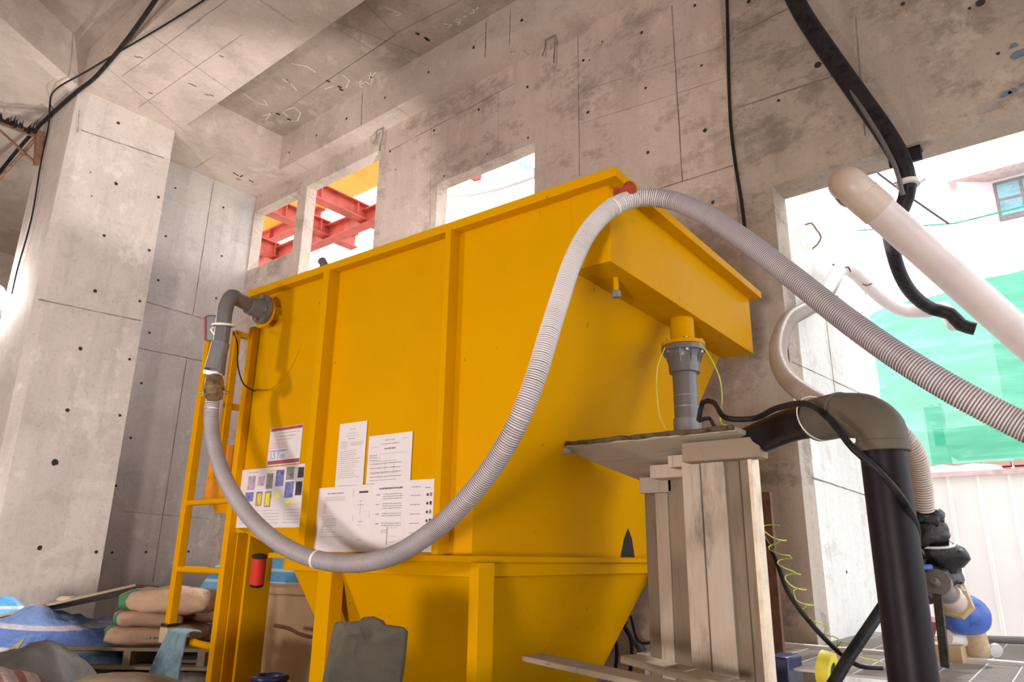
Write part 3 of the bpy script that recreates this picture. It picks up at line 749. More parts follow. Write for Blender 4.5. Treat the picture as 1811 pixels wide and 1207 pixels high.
tag(mb.build('sensor_cable', 'rubber'), 'thin black cable drooping from the switch box to the tank corner', 'cable')
mb = MB(); mb.tube(spline([TW(*TP(x, y, 'y', YF-.003)) for x, y in ((452, 690), (470, 691), (492, 678), (515, 650), (528, 620))], .03), .002, 6); mb.build('painted_wire', 'yellow2', tank)

# ------------------------------------------------------------------ big corrugated hose
hose = empty('suction_hose', 'long grey ribbed hose sagging across the tank front and over its right corner', 'hose', D(600, 990, 2.8)-Vector((0, 0, .1)))
hp = [(379, 692, 3.86), (374, 725, 3.84), (375, 765, 3.76), (386, 815, 3.64), (410, 870, 3.48), (448, 922, 3.34), (500, 965, 3.20), (560, 990, 3.08), (625, 997, 2.96), (690, 985, 2.83), (752, 950, 2.70), (810, 900, 2.59), (868, 830, 2.52), (912, 755, 2.48), (945, 675, 2.50), (968, 600, 2.56), (990, 530, 2.66), (1014, 460, 2.76), (1044, 405, 2.84), (1085, 366, 2.91), (1130, 350, 2.94), (1180, 353, 2.90), (1240, 376, 2.76), (1310, 420, 2.56), (1400, 489, 2.34), (1500, 568, 2.14), (1600, 638, 1.98), (1700, 698, 1.87), (1811, 755, 1.78), (1900, 795, 1.70)]
hpts = [D(*p) for p in hp]
e_ = hpts[-1]-hpts[-2]; hpts += [hpts[-1]+e_*1.6, hpts[-1]+e_*3.4-Vector((0, 0, .12)), hpts[-1]+e_*5.2-Vector((0, 0, .5)), hpts[-1]+e_*6.2-Vector((0, 0, 1.0))]
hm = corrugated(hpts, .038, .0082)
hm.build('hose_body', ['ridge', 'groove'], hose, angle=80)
a, b_ = D(379, 694, 3.78), D(378, 655, 3.86)
dv = (b_-a).normalized()
mb = MB(); mb.tube([a-dv*.03, a+dv*.005, a+dv*.006, a+dv*.03, a+dv*.031, a+dv*.085, a+dv*.09], [.045, .045, .052, .052, .05, .045, .042], 24); mb.build('coupling', 'brass', hose, .002)
mb = MB(); 
for s_ in (-1, 1): mb.rod(a+dv*.012, a+dv*.012+rt*.075*s_-up*.012, .007, 8); mb.rod(a+dv*.012+rt*.05*s_, a+dv*.012+rt*.053*s_-up*.03, .012, 8)
mb.build('cam_lever', 'brass', hose)
for (x, y, dpt) in ((560, 990, 3.08), (1092, 362, 2.91)):
    i0 = min(range(len(hpts)), key=lambda k: (hpts[k]-D(x, y, dpt)).length); q = hpts[i0]; d_ = (hpts[i0+1]-hpts[i0-1]).normalized()
    mb = MB(); mb.tube([q-d_*.006, q+d_*.006], .040, 24); mb.build('hose_joint', 'ridge', hose)

# ------------------------------------------------------------------ outlet pipe run
drain = empty('drain_pipe', 'grey and black drain pipe running from under the tank box to a tall black downpipe', 'pipe', D(1590, 1207, 2.05))
o0 = TW(OX, OY, 1.018+H)
Z = Vector((0, 0, 1))
zb = TP(1222, 768, 'y', OY).z
mb = MB(); mb.tube([o0, o0-Z*.028], .108, 36); mb.tube([o0-Z*.027, o0-Z*.06, o0-Z*.065], [.095, .078, .078], 32); mb.build('flange', 'pvc', drain, .002)
mb = MB(); mb.tube([o0-Z*.06, o0-Z*.135, o0-Z*.137], [.079, .075, .066], 32)
for k in range(10):
    t = 2*math.pi*k/10; v = Vector((math.cos(t), math.sin(t), 0)); mb.prism([tuple(o0-Z*.028+v*.1), tuple(o0-Z*.028+v*.07), tuple(o0-Z*.11+v*.07)], tuple(v.cross(Z)*.006))
mb.build('flange_socket', 'pvc', drain)
bolts(drain, o0-Z*.006, Z, .092, 6, .007, .036, .35)
pb_ = Vector((o0.x, o0.y, zb-.04))
mb = MB(); mb.tube([o0-Z*.13, Vector((o0.x, o0.y, zb+.04))], .0605, 30); mb.build('vertical_pipe', 'pvc', drain)
mb = MB(); mb.tube([Vector((o0.x, o0.y, zb+.075)), Vector((o0.x, o0.y, zb-.14))], .067, 30); mb.build('lower_socket', 'pvcl', drain, .002)
for zz in (.19, .135):
    mb = MB(); mb.tube([Vector((o0.x, o0.y, zb+zz)), Vector((o0.x, o0.y, zb+zz-.006))], .0605, 30); mb.build('cable_tie', 'tie', drain)
K0 = Vector((o0.x, o0.y, zb-.03)); K1 = D(1455, 741, 2.60)
st = TW(OX+.06, OY-.03, 0); st.z = zb-.12
hz = [Vector((o0.x, o0.y, zb+.02)), st, D(1300, 775, 3.14), K1]
mb = MB(); mb.tube(spline([st, D(1300, 792, 3.16), D(1400, 752, 2.80), K1], .05), .064, 32); mb.build('sloping_pipe', 'black_pipe', drain)
V3 = D(1562, 800, 2.36); V4 = Vector((V3.x, V3.y, -.0))
top_ = Vector((V3.x, V3.y, D(1562, 800, 2.36).z))
el_c = Vector((V3.x, V3.y, D(1530, 733, 2.39).z))
din = (K1-D(1300, 774, 3.14)).normalized()
mb = MB(); mb.tube([K1-din*.03, K1+din*.11], .079, 34); mb.build('elbow_socket', 'taupe', drain, .003)
mb = MB(); mb.tube(spline([K1+din*.08, K1.lerp(el_c, .55)+din*.0+Z*.004, el_c.lerp(K1, .22)-Z*.006, el_c-Z*.05, el_c-Z*.1], .012), .0785, 34); mb.build('elbow', 'taupe', drain)
mb = MB(); mb.tube([el_c-Z*.09, V3+Z*.0], .083, 34); mb.build('elbow_socket', 'taupe', drain, .003)
mb = MB(); mb.tube([V3+Z*.02, V4], .0705, 36); mb.build('downpipe', 'black_pipe', drain)
# black cable tied along it
mb = MB(); mb.tube(spline([D(1236, 745, 3.2), D(1243, 712, 3.18), D(1262, 712, 3.1), D(1285, 740, 2.95), D(1330, 741, 2.92), D(1375, 722, 2.74), D(1432, 716, 2.52), D(1470, 745, 2.40), D(1510, 795, 2.29), D(1550, 830, 2.24), D(1590, 875, 2.23), D(1618, 925, 2.25), D(1621, 970, 2.29), D(1615, 985, 2.35)], .03), .0115, 12)
tag(mb.build('power_cable', 'rubber'), 'thick black cable tied along the sloping pipe and wrapped over the downpipe', 'cable')
mb = MB(); mb.tube(spline([D(1236, 745, 3.2), D(1255, 740, 3.22), D(1262, 752, 3.2), D(1270, 762, 3.2)], .02), .009, 8)
tag(mb.build('cable_tail', 'rubber'), 'short black cable end beside the grey outlet pipe', 'cable')
mb = MB(); q = D(1446, 740, 2.62); 
a1 = (up-din*up.dot(din)).normalized(); b1 = din.cross(a1)
mb.tube([q+din*.0+(a1*math.cos(t)*.083+b1*math.sin(t)*.083)-din*.02*math.cos(t) for t in [k*math.pi/14 for k in range(29)]], .0027, 6)
tag(mb.build('zip_tie', 'tie'), 'white zip tie round the sloping black pipe and cable', 'tie')
def wire(pts, r, name, mat, label, cat, group=None, step=.02):
    mb = MB(); mb.tube(spline([D(*p) for p in pts], step), r, 8); return tag(mb.build(name, mat), label, cat, group)
wire([(1176, 615, 3.25), (1163, 650, 3.2), (1162, 700, 3.2), (1168, 740, 3.2), (1178, 760, 3.2)], .0022, 'tie_wire', 'limewire', 'thin yellow-green wire hanging left of the grey outlet pipe', 'wire', 'wires at the outlet flange')
wire([(1238, 607, 3.25), (1255, 630, 3.2), (1273, 670, 3.15), (1277, 705, 3.15), (1274, 745, 3.12), (1290, 754, 3.0)], .003, 'tie_wire', 'limewire', 'thin yellow-green wire hanging right of the grey outlet pipe', 'wire', 'wires at the outlet flange')

# ------------------------------------------------------------------ timber stand under the outlet
stand = empty('timber_stand', 'rough timber stand of upright boards with a plywood top under the grey outlet pipe', 'stand', P(1250, 1000, 'y', 3.05)*1.0-Vector((0, 0, P(1250, 1000, 'y', 3.05).z)))
YS = 2.86
fl_ = P(985, 797, 'y', YS); fr_ = P(1300, 758, 'y', YS); zs = (fl_.z+fr_.z)/2
fl_.z = zs+.0; fr_.z = zs+.0
b_l = P(1133, 851, 'y', 3.45); tilt = b_l-fl_
mb = MB(); n = 22; A_ = []; B_ = []
for k in range(n+1):
    t = k/n; q = fl_.lerp(fr_, t); A_.append(q+Vector((0, random.uniform(-.008, .008), 0)))
nb_ = (fr_-fl_).cross(tilt).normalized()
def onb(x, y):
    v = ray(x, y); o = Vector((0, 0, H)); return o+v*((fl_-o).dot(nb_)/v.dot(nb_))
A_.append(onb(1356, 783)); A_.append(onb(1318, 800))
for k in range(6):
    B_.append(b_l.lerp(A_[-1], (5-k)/5)+Vector((0, random.uniform(-.01, .01), 0)))
nb_ = (fr_-fl_).cross(tilt).normalized(); nb_ = nb_ if nb_.z > 0 else -nb_
vs = [p-nb_*(p-fl_).dot(nb_) for p in A_+B_]
mb.prism(vs, nb_*.02)
mb.build('top_board', 'underboard', stand, .002)
mb = MB(); q0 = fl_-Vector((0, .02, .0)); q1 = fr_-Vector((0, .02, 0)); pts_ = [q0.lerp(q1, k/24)+Vector((0, random.uniform(-.003, .003), .012+random.uniform(-.003, .003))) for k in range(25)]
mb.tube(pts_, [random.uniform(.009, .013) for k in range(25)], 7); mb.build('rotten_edge', 'rotten', stand)
mb = MB()
for k in range(9):
    q = fl_+Vector((random.uniform(0, .05), random.uniform(-.01, .03), -.012)); pillow(mb, q, Vector((.022, 0, 0)), Vector((0, .02, 0)), Vector((0, 0, .012)), 2.5, 8, 5, .01, k)
mb.build('splintered_corner', 'mossy', stand)
def post(xl, xr, yw, top_px, mat, dep=.05, name='upright_board', z0=0):
    a = P(xl, 1000, 'y', yw); b_ = P(xr, 1000, 'y', yw); zz = P((xl+xr)/2, top_px, 'y', yw).z
    mb = MB(); mb.box(a.x, b_.x, yw, yw+dep, z0, zz)
    return mb.build(name, mat, stand, .004)
post(1214, 1247, 2.985, 812, 'woodl', .1); post(1249, 1292, 2.97, 808, 'woodl', .1)
post(1294, 1320, 2.99, 790, 'wood', .1); post(1321, 1337, 2.96, 788, 'wood', .1)
post(1144, 1163, 3.42, 868, 'wood', .08); post(1163, 1186, 3.34, 860, 'woodl', .1); post(1187, 1216, 3.30, 847, 'wood', .08)
mb = MB(); b_ = P(1343, 1000, 'y', 2.955); ye = P(1357, 1000, 'x', b_.x).y; mb.box(b_.x-.015, b_.x, 2.955, ye, 0, zs-.03); mb.build('sawn_edge_board', 'woodcut', stand)
def beam(p0x, p0y, p1x, p1y, yw, h, dep, mat='woodl'):
    a = P(p0x, p0y, 'y', yw); b_ = P(p1x, p1y, 'y', yw); z = min(zs-.022, max(a.z, b_.z))
    mb = MB(); mb.box(a.x, b_.x, yw, yw+dep, z-h, z); return mb.build('cross_block', mat, stand, .005)
beam(1204, 775, 1342, 775, 2.90, .085, .09, 'woodx'); beam(1180, 806, 1250, 806, 2.995, .055, .1)
beam(1148, 823, 1222, 823, 3.14, .065, .12); beam(1130, 845, 1187, 845, 3.30, .08, .12)
mb = MB()
for (a, b_, y_) in ((( -1.75), -.95, 2.86), (-1.6, -1.0, 3.35)): mb.box(a, b_, y_, y_+.1, .62, .69)
mb.build('base_rail', 'woodx', stand, .005)
mb = MB(); p = P(942, 1163, 'y', 2.55); q = P(1215, 1222, 'y', 2.45)
mb.bar(p, q, .13, .022); tag(mb.build('loose_plank', 'woodx', None, .004), 'loose grey plank lying low in front of the hopper leg', 'plank', 'planks at the foot of the stand')
mb = MB(); p = P(1115, 1165, 'y', 2.9); q = P(1300, 1215, 'y', 2.75)
mb.bar(p, q, .12, .03); tag(mb.build('loose_plank', 'woodx', None, .004), 'short grey plank lying against the foot of the timber stand', 'plank', 'planks at the foot of the stand')
mb = MB(); q = P(1150, 1215, 'y', 2.6)
mb.box(q.x-.55, q.x+.55, 2.35, 3.2, 0, .84); tag(mb.build('timber_crate', 'woodx', None, .01), 'low dark crate under the planks at the foot of the stand', 'crate')
# reddish wood strip and blue box beside the pier foot
mb = MB(); a = P(1356, 1000, 'y', 3.9); b_ = P(1372, 1000, 'y', 3.9); mb.box(a.x, b_.x, 3.9, 3.93, 0, P(1370, 870, 'y', 3.9).z); tag(mb.build('wooden_post', 'woodred'), 'reddish wooden post standing behind the timber stand', 'post')
mb = MB(); a = P(1352, 1160, 'y', 3.6); b_ = P(1392, 1160, 'y', 3.6); mb.box(a.x, b_.x, 3.6, 3.8, .3, a.z); tag(mb.build('plastic_crate', 'blue', None, .01), 'dark blue plastic box on the ground behind the timber stand', 'box')

# ------------------------------------------------------------------ top right: cable, black hose, cream pipe
def wall_curve(pts, y, r, name, mat, label, cat, seg=10):
    mb = MB(); mb.tube(spline([P(a, b, 'y', y) for a, b in pts], .06), r, seg); return tag(mb.build(name, mat), label, cat)
wall_curve([(1274, -420), (1281, -180), (1285, -20), (1287, 60), (1289, 150), (1293, 230), (1302, 300), (1311, 355), (1319, 420)], W-.06, .0125, 'wall_cable', 'rubber', 'thin black cable hanging down the concrete wall right of the tank', 'cable')
bh = empty('drain_hose', 'thick black hose hanging over the lintel at the upper right', 'hose', D(1600, 380, 4.7)-Vector((0, 0, .1)))
HY = W-.13
pth = spline([P(1345, -125, 'y', HY), P(1392, -30, 'y', HY), P(1420, 25, 'y', HY), P(1470, 100, 'y', HY), P(1523, 175, 'y', HY), P(1565, 235, 'y', HY), P(1596, 290, 'y', HY), P(1606, 330, 'y', HY+.03), P(1597, 365, 'y', HY+.08), P(1580, 400, 'y', HY+.1), D(1578, 440, 5.0), D(1594, 490, 5.1), D(1618, 525, 5.2), D(1650, 547, 5.25), D(1680, 555, 5.2), D(1700, 575, 5.15), D(1725, 582, 5.1)], .05)
rr = [(.064 if k < len(pth)*.58 else .047) for k in range(len(pth))]
for _ in range(8): rr = [(rr[max(k-1, 0)]+rr[k]+rr[min(k+1, len(rr)-1)])/3 for k in range(len(rr))]
MB().tube(pth, rr, 20).build('hose_body', 'rubber', bh)
mb = MB(); mb.tube(spline([P(1505, 160, 'y', HY-.045), P(1530, 200, 'y', HY-.055), P(1562, 252, 'y', HY-.058), P(1585, 300, 'y', HY-.058), P(1597, 345, 'y', HY-.03)], .05), .014, 10); mb.build('taped_seam', 'pvc', bh)
mb = MB(); q = P(1606, 325, 'y', HY+.02); mb.tube([q-Z*.014, q+Z*.014], .068, 22); mb.rod(q-rt*.09, q-rt*.04+Z*.02, .008, 8); mb.rod(q+rt*.06, q+rt*.11+Z*.03, .008, 8); mb.build('hose_tie', 'tie', bh)
mb = MB(); a = P(1572, 284, 'y', W+.02); b_ = P(1630, 271, 'y', W+.02)
mb.box(a.x, b_.x, W-.0, W+.03, a.z-.06, jz-.002); mb.box(a.x, b_.x, W-.0, W+.1, jz-.012, jz-.003)
tag(mb.build('angle_bracket', 'rubber', None, .002), 'black steel bracket on the lintel behind the thick black hose', 'bracket')
cp_ = empty('waste_pipe', 'large cream plastic pipe slanting down to the right edge from its elbow under the lintel', 'pipe', D(1811, 640, 3.9)-Vector((0, 0, .3)))
c0 = D(1497, 322, 4.45); c1 = D(1840, 625, 4.3); dd = (c1-c0).normalized()
MB().tube([c0+dd*.18, c1+dd*3.2], .100, 36).build('pipe_length', 'cream', cp_)
mb = MB(); mb.tube(spline([c0+Vector((-.02, .30, .06)), c0+Vector((-.03, .12, .05)), c0+dd*.03, c0+dd*.14], .02), .104, 36); mb.build('elbow', 'cream2', cp_)
mb = MB(); mb.tube([c0+dd*.12, c0+dd*.27], .107, 36); mb.build('socket', 'cream2', cp_, .003)
mb = MB(); q = D(1485, 345, 4.6); mb.tube(spline([q-rt*.02, q-up*.05+rt*.02, q-up*.07+rt*.08], .02), .02, 8); mb.build('pipe_clip', 'steel', cp_)
wire([(1552, 306, 6), (1600, 342, 5.9), (1640, 370, 5.8), (1678, 396, 5.8)], .009, 'stay_wire', 'pvc', 'thin grey wire slanting behind the thick black hose', 'wire')

# ------------------------------------------------------------------ second pale hose to the pump
h2 = empty('pump_hose', 'pale ribbed hose looping over the pier edge and down to the black wrapped joint', 'hose', D(1638, 905, 3.6)-Vector((0, 0, .02)))
pts2 = [(1482, 478, 5.6), (1470, 505, 5.4), (1455, 530, 5.2), (1425, 548, 4.9), (1396, 566, 4.6), (1380, 598, 4.35), (1377, 635, 4.15), (1392, 670, 3.95), (1425, 698, 3.75), (1470, 722, 3.6), (1530, 742, 3.5), (1585, 765, 3.45), (1615, 800, 3.45), (1628, 850, 3.48), (1633, 905, 3.5)]
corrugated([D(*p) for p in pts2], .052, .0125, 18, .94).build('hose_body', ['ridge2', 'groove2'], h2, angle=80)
mb = MB(); mb.tube(spline([D(1452, 530, 5.2), D(1470, 500, 5.4), D(1484, 478, 5.6), D(1497, 474, 5.7), D(1515, 485, 5.8), D(1540, 510, 5.9), D(1570, 535, 6), D(1605, 550, 6.05), D(1640, 550, 6), D(1668, 545, 5.9), D(1680, 560, 5.8), D(1688, 575, 5.7)], .05), .055, 18); mb.build('smooth_length', 'cream', h2)
for (x, y, dd_) in ((1484, 470, 5.6), (1464, 522, 5.3), (1527, 500, 5.85)):
    q = D(x, y, dd_); mb = MB(); mb.tube(spline([q-rt*.05+up*.01, q+rt*.0-up*.03-fw*.06, q+rt*.06-up*.01-fw*.02, q+rt*.09-up*.05], .02), .006, 6); mb.build('wire_tie', 'rusty', h2)
wire([(1424, 398, 5.6), (1435, 395, 5.6), (1443, 405, 5.6), (1452, 420, 5.6), (1446, 432, 5.6), (1437, 440, 5.6)], .006, 'wire_hook', 'rusty', 'bent rusty wire hook on the white outer wall', 'hook')
# black wrapped joint
jw = empty('wrapped_joint', 'black plastic wrapped joint at the lower end of the pale hose', 'joint', D(1655, 1040, 3.55))
mb = MB()
for (x, y, a, b_, s_) in ((1634, 915, .075, .055, 1), (1640, 948, .095, .075, 2), (1650, 978, .085, .07, 3), (1665, 1010, .09, .06, 4), (1635, 1040, .05, .05, 5)):
    pillow(mb, D(x, y, 3.5), rt*a, fw*a, up*b_, 2.2, 26, 16, .03, s_*3.1)
mb.build('plastic_wrap', 'bin', jw, angle=50)
mb = MB(); q = D(1648, 963, 3.5); mb.tube([q+(rt*math.cos(t)+fw*math.sin(t))*.096-rt*.0+up*.012*math.cos(t+1) for t in [k*math.pi/12 for k in range(25)]], .006, 6); mb.build('white_tie_band', 'tie', jw)
# pump
pump = empty('water_pump', 'blue pump with tan hexagonal nut and grey valve end standing on the grating', 'pump', D(1705, 1140, 3.7))
MB_ = MB(); pillow(MB_, D(1706, 1088, 3.7), rt*.11, fw*.09, up*.095, 2.1, 28, 18, .002, 2); MB_.build('pump_body', 'bluep', pump)
mb = MB(); q = D(1692, 1068, 3.56); ax = (D(1660, 1035, 3.4)-D(1700, 1078, 3.6)).normalized()
mb.tube([q-ax*.02, q+ax*.025], .078, 6); mb.build('hex_nut', 'tan', pump, .004)
mb = MB(); mb.tube([q+ax*.02, q+ax*.10, q+ax*.101, q+ax*.15], [.055, .05, .058, .055], 22); mb.build('clear_union', 'ridge2', pump)
e_ = D(1656, 1033, 3.36)
mb = MB(); mb.tube([q+ax*.10, e_], .045, 20); mb.tube([e_-ax*.02, e_+ax*.012], .066, 26); mb.tube([e_+ax*.01, e_+ax*.05], [.024, .016], 14); mb.build('valve_end', 'pvcl', pump, .002)
mb = MB(); mb.bar(D(1618, 1004, 3.4), D(1648, 1004, 3.4), .03, .028); mb.build('valve_handle', 'bluep', pump, .008)
mb = MB(); mb.tube([D(1720, 1105, 3.72), D(1725, 1150, 3.75)], [.05, .07], 18); mb.build('pump_foot', 'tan', pump)
mb = MB(); mb.tube([D(1690, 1040, 3.7), D(1705, 1055, 3.7)], .03, 10); mb.tube([D(1700, 1030, 3.72), D(1712, 1062, 3.7)], .012, 8); mb.build('terminal_cap', 'tan', pump)
mb = MB(); mb.tube([D(1672, 1127, 3.7), D(1702, 1130, 3.75)], .042, 18); mb.tube([D(1700, 1130, 3.74), D(1705, 1130, 3.745)], .03, 16); mb.build('motor_end', 'white', pump)
# steel post, timber block, red fitting
mb = MB(); mb.bar(D(1658, 1052, 3.32), D(1672, 1178, 3.36), .035, .035, (0, 1, 0)); tag(mb.build('steel_post', 'darkpost'), 'short rusty steel post standing on the grating under the valve', 'post')
zg = D(1680, 1165, 3.75).z
mb = MB(); q = D(1670, 1160, 3.7); mb.box(q.x-.14, q.x+.09, q.y-.06, q.y+.1, zg-.01, zg+.075); tag(mb.build('timber_block', 'card', None, .004), 'pale wooden block lying on the grating beside the steel post', 'block')
mb = MB(); q = D(1640, 1112, 3.7); mb.tube([q-up*.05, q+up*.05], [.03, .05], 10); mb.tube([q, q+rt*.1], .008, 8); tag(mb.build('hose_fitting', 'maroon'), 'dark red fitting half hidden behind the black downpipe', 'fitting')
# grating deck
deck = empty('grating_deck', 'steel grating deck with white frame at the lower right', 'grating', D(1720, 1190, 3.5)-Vector((0, 0, .02)))
zg -= .01
g = [P(1560, 1215, 'z', zg), P(1650, 1135, 'z', zg)]
def zp(x, y): return P(x, y, 'z', zg)
O = zp(1630, 1165); E1 = zp(1760, 1176); E2 = zp(1811, 1085)
ex = (E1-O).normalized(); ey = Vector((-ex.y, ex.x, 0))
mb = MB()
for (s0, s1, l0, l1) in ((-1.6, 1.3, -.95, -.06), (-1.6, 1.3, .06, 1.15)):
    for part in range(1): pass
mb = MB()
for k in range(26): 
    y_ = -.9+k*.032
    mb.bar(O+ex*-1.2+ey*y_, O+ex*.62+ey*y_, .006, .010)
for k in range(34):
    y_ = .05+k*.032
    mb.bar(O+ex*-1.2+ey*y_, O+ex*.72+ey*y_, .006, .010)
mb.mat(1)
for k in range(13):
    x_ = -1.15+k*.145; mb.bar(O+ex*x_+ey*-.9+Z*.004, O+ex*x_+ey*1.15+Z*.004, .005, .005)
mb.build('grating_bars', ['galv', 'galv'], deck, smooth=False)
mb = MB(); mb.bar(O-ex*1.3, O+ex*.65, .05, .045); mb.bar(O+ex*.68-ey*1.2, O+ex*.74+ey*1.3, .11, .05); mb.bar(O-ex*1.3+ey*1.17, O+ex*.8+ey*1.17, .05, .05); mb.build('frame', 'white', deck, .003)
mb = MB()
for (a, b_) in ((-1.2, -.85), (.6, -.85), (-1.2, 1.1), (.6, 1.1)):
    q = O+ex*a+ey*b_; mb = MB(); mb.box(q.x-.03, q.x+.03, q.y-.03, q.y+.03, 0, zg-.02); mb.build('leg', 'steel', deck)
mb = MB(); a = zp(1700, 1146)+Z*.05; b_ = zp(1830, 1150)+Z*.05; mb.tube([a, b_], .022, 14); mb.tube([a.lerp(b_, .3), a.lerp(b_, .36)], .03, 14); tag(mb.build('conduit_pipe', 'pvcl'), 'grey conduit pipe lying across the back of the grating', 'pipe')
mb = MB(); q = zp(1763, 1165)+Z*.04; mb.tube([q-fw*.01, q+fw*.01], .035, 20); tag(mb.build('round_tag', 'white'), 'round white tag standing on the grating', 'tag')

# ------------------------------------------------------------------ cables bottom right
wire([(1350, 950, 3.6), (1370, 985, 3.5), (1395, 1050, 3.4), (1440, 1110, 3.3), (1485, 1155, 3.2), (1520, 1178, 3.1), (1560, 1182, 3.1)], .0115, 'floor_cable', 'rubber', 'black cable running down past the pier to the lower right', 'cable')
mb = MB(); mb.tube([D(1465, 1225, 2.6), D(1500, 1165, 2.65), D(1552, 1088, 2.75), D(1600, 1015, 2.95)], .022, 12); tag(mb.build('rubber_hose', 'rubber'), 'straight black rubber hose slanting up behind the downpipe', 'hose')
coil = []
for k in range(90):
    t = k/89; ang = k*.40+math.sin(k*.5)*.5; base = D(1362+t*70, 930+t*160, 3.45-.1*t); r_ = .062*(1-.2*t)*(.7+.5*noise.noise(Vector((k*.15, 0, 0))))
    coil.append(base+rt*math.cos(ang)*r_+fw*math.sin(ang)*r_)
mb = MB(); mb.tube(coil, .0028, 6); mb.tube(spline([coil[-1], D(1440, 1100, 3.3), D(1462, 1108, 3.3), D(1458, 1122, 3.3), D(1482, 1130, 3.25), D(1480, 1145, 3.25), D(1490, 1135, 3.2), D(1500, 1138, 3.2), D(1515, 1160, 3.1), D(1560, 1172, 3.1)], .02), .0028, 6)
tag(mb.build('coiled_wire', 'limewire'), 'yellow-green wire in loose coils in front of the pier foot', 'wire')
mb = MB(); q = D(1462, 1183, 3.0); axd = (rt*.75-fw*.65).normalized(); 
mb.tube([q-axd*.025, q+axd*.025], .068, 30); mb.mat(1).tube([q+axd*.0251, q+axd*.026], .03, 24); tag(mb.build('tape_roll', ['tape', 'hole']), 'yellow roll of tape standing at the pier foot', 'tape')

# ------------------------------------------------------------------ things behind the hopper
mb = MB(); mb.tube([D(1105, 1105, 5.0), D(1135, 1150, 5.0), D(1160, 1220, 5.0)], .03, 12); tag(mb.build('conduit', 'pvc'), 'grey conduit leaning behind the yellow hopper', 'pipe')
wire([(1100, 1100, 4.8), (1115, 1130, 4.8), (1117, 1170, 4.8), (1112, 1200, 4.8)], .013, 'hanging_cable', 'rubber', 'black cable behind the hopper, the one hanging between conduit and hopper', 'cable', 'cables behind the hopper')
wire([(1085, 1120, 4.7), (1091, 1150, 4.7), (1088, 1185, 4.7), (1080, 1210, 4.7)], .013, 'hanging_cable', 'rubber', 'black cable closest to the slanting edge of the hopper', 'cable', 'cables behind the hopper')
wire([(1115, 1090, 4.9), (1130, 1135, 4.9), (1150, 1138, 4.9), (1165, 1130, 4.9)], .009, 'hanging_cable', 'rubber', 'thin black cable crossing the grey conduit behind the hopper', 'cable', 'cables behind the hopper')

# ------------------------------------------------------------------ lower left: sacks, pallet, tarps
RX = Vector((cy, sy, 0)); RF = Vector((-sy, cy, 0))
def rx(x, y, d, ux=0, uf=0, uz=0): return D(x, y, d)+RX*ux+RF*uf+Z*uz
def sack(x, y, d, yaw, L, Wd, Hh, label, gside, seed):
    c = D(x, y, d); a = (RX*math.cos(yaw)+RF*math.sin(yaw)); b = Z.cross(a)
    mb = MB()
    g = (lambda u, v: .565 < u < .64 and .12 < v < .8 and gside == 1) if gside == 1 else ((lambda u, v: (.53 < u < .60) and .15 < v < .8) if gside == 2 else None)
    pillow(mb, c, a*L/2, b*Wd/2, Z*Hh/2, 3.4, 60, 20, .021, seed, g)
    tm = mb; mb.cur = 1; f = c-b*(Wd/2+.004)
    for k in range(7): 
        u = -.02+k*.026; h_ = random.uniform(.012, .018); w_ = random.uniform(.012, .019); f2 = f+b*.012
        tm.hexa([f2+a*u-Z*.02, f2+a*(u+w_)-Z*.02, f2+a*(u+w_)-Z*(.02-h_), f2+a*u-Z*(.02-h_)], [p+b*.02 for p in (f2+a*u-Z*.02, f2+a*(u+w_)-Z*.02, f2+a*(u+w_)-Z*(.02-h_), f2+a*u-Z*(.02-h_))])
    return tag(mb.build('cement_sack', ['bag', 'baggreen'], None, angle=60), label, 'sack', 'cement sacks on the pallet')
sack(306, 1062, 5.1, .1, .60, .40, .17, 'topmost brown paper cement sack with green print, behind the ladder', 1, 1)
sack(262, 1092, 5.05, .5, .42, .40, .12, 'second brown cement sack, under the topmost one and showing on its left', 2, 7)
sack(345, 1084, 5.4, .1, .52, .35, .12, 'brown cement sack under the topmost one, showing right of the ladder stile', 2, 5)
sack(280, 1120, 5.1, .05, .66, .46, .14, 'lowest brown cement sack lying directly on the pallet', 1, 12)
zp_ = D(280, 1142, 5.1).z
pal = empty('wooden_pallet', 'wooden pallet carrying the cement sacks', 'pallet', Vector((D(280, 1142, 5.2).x, D(280, 1142, 5.2).y, zp_-.14)), math.atan2(sy, cy))
c = D(270, 1142, 5.2); c.z = zp_
mb = MB()
for k in range(5): mb.bar(c-RX*.52+RF*(-.3+k*.17), c+RX*.55+RF*(-.3+k*.17), .12, .02)
mb.build('deck_board', 'woodx', pal)
for k in range(3):
    mb = MB(); u = -.5+k*.5; mb.bar(c+RX*u-RF*.36-Z*.055, c+RX*u+RF*.42-Z*.055, .05, .09); mb.build('stringer', 'woodx', pal)
mb = MB()
for k in range(3): mb.bar(c-RX*.56+RF*(-.33+k*.34)-Z*.11, c+RX*.58+RF*(-.33+k*.34)-Z*.11, .12, .02)
mb.build('bottom_board', 'woodx', pal)
mb = MB(); q = c-Z*(zp_-.0); hgt = zp_-.125
for k in range(1): pillow(mb, Vector((c.x+.0, c.y, hgt/2)), RX*.62, RF*.42, Z*hgt/2, 6, 40, 20, .02, 4)
tag(mb.build('wrapped_bundle', 'wrap', None, angle=60), 'bundle in clear crinkled wrap under the wooden pallet', 'bundle')
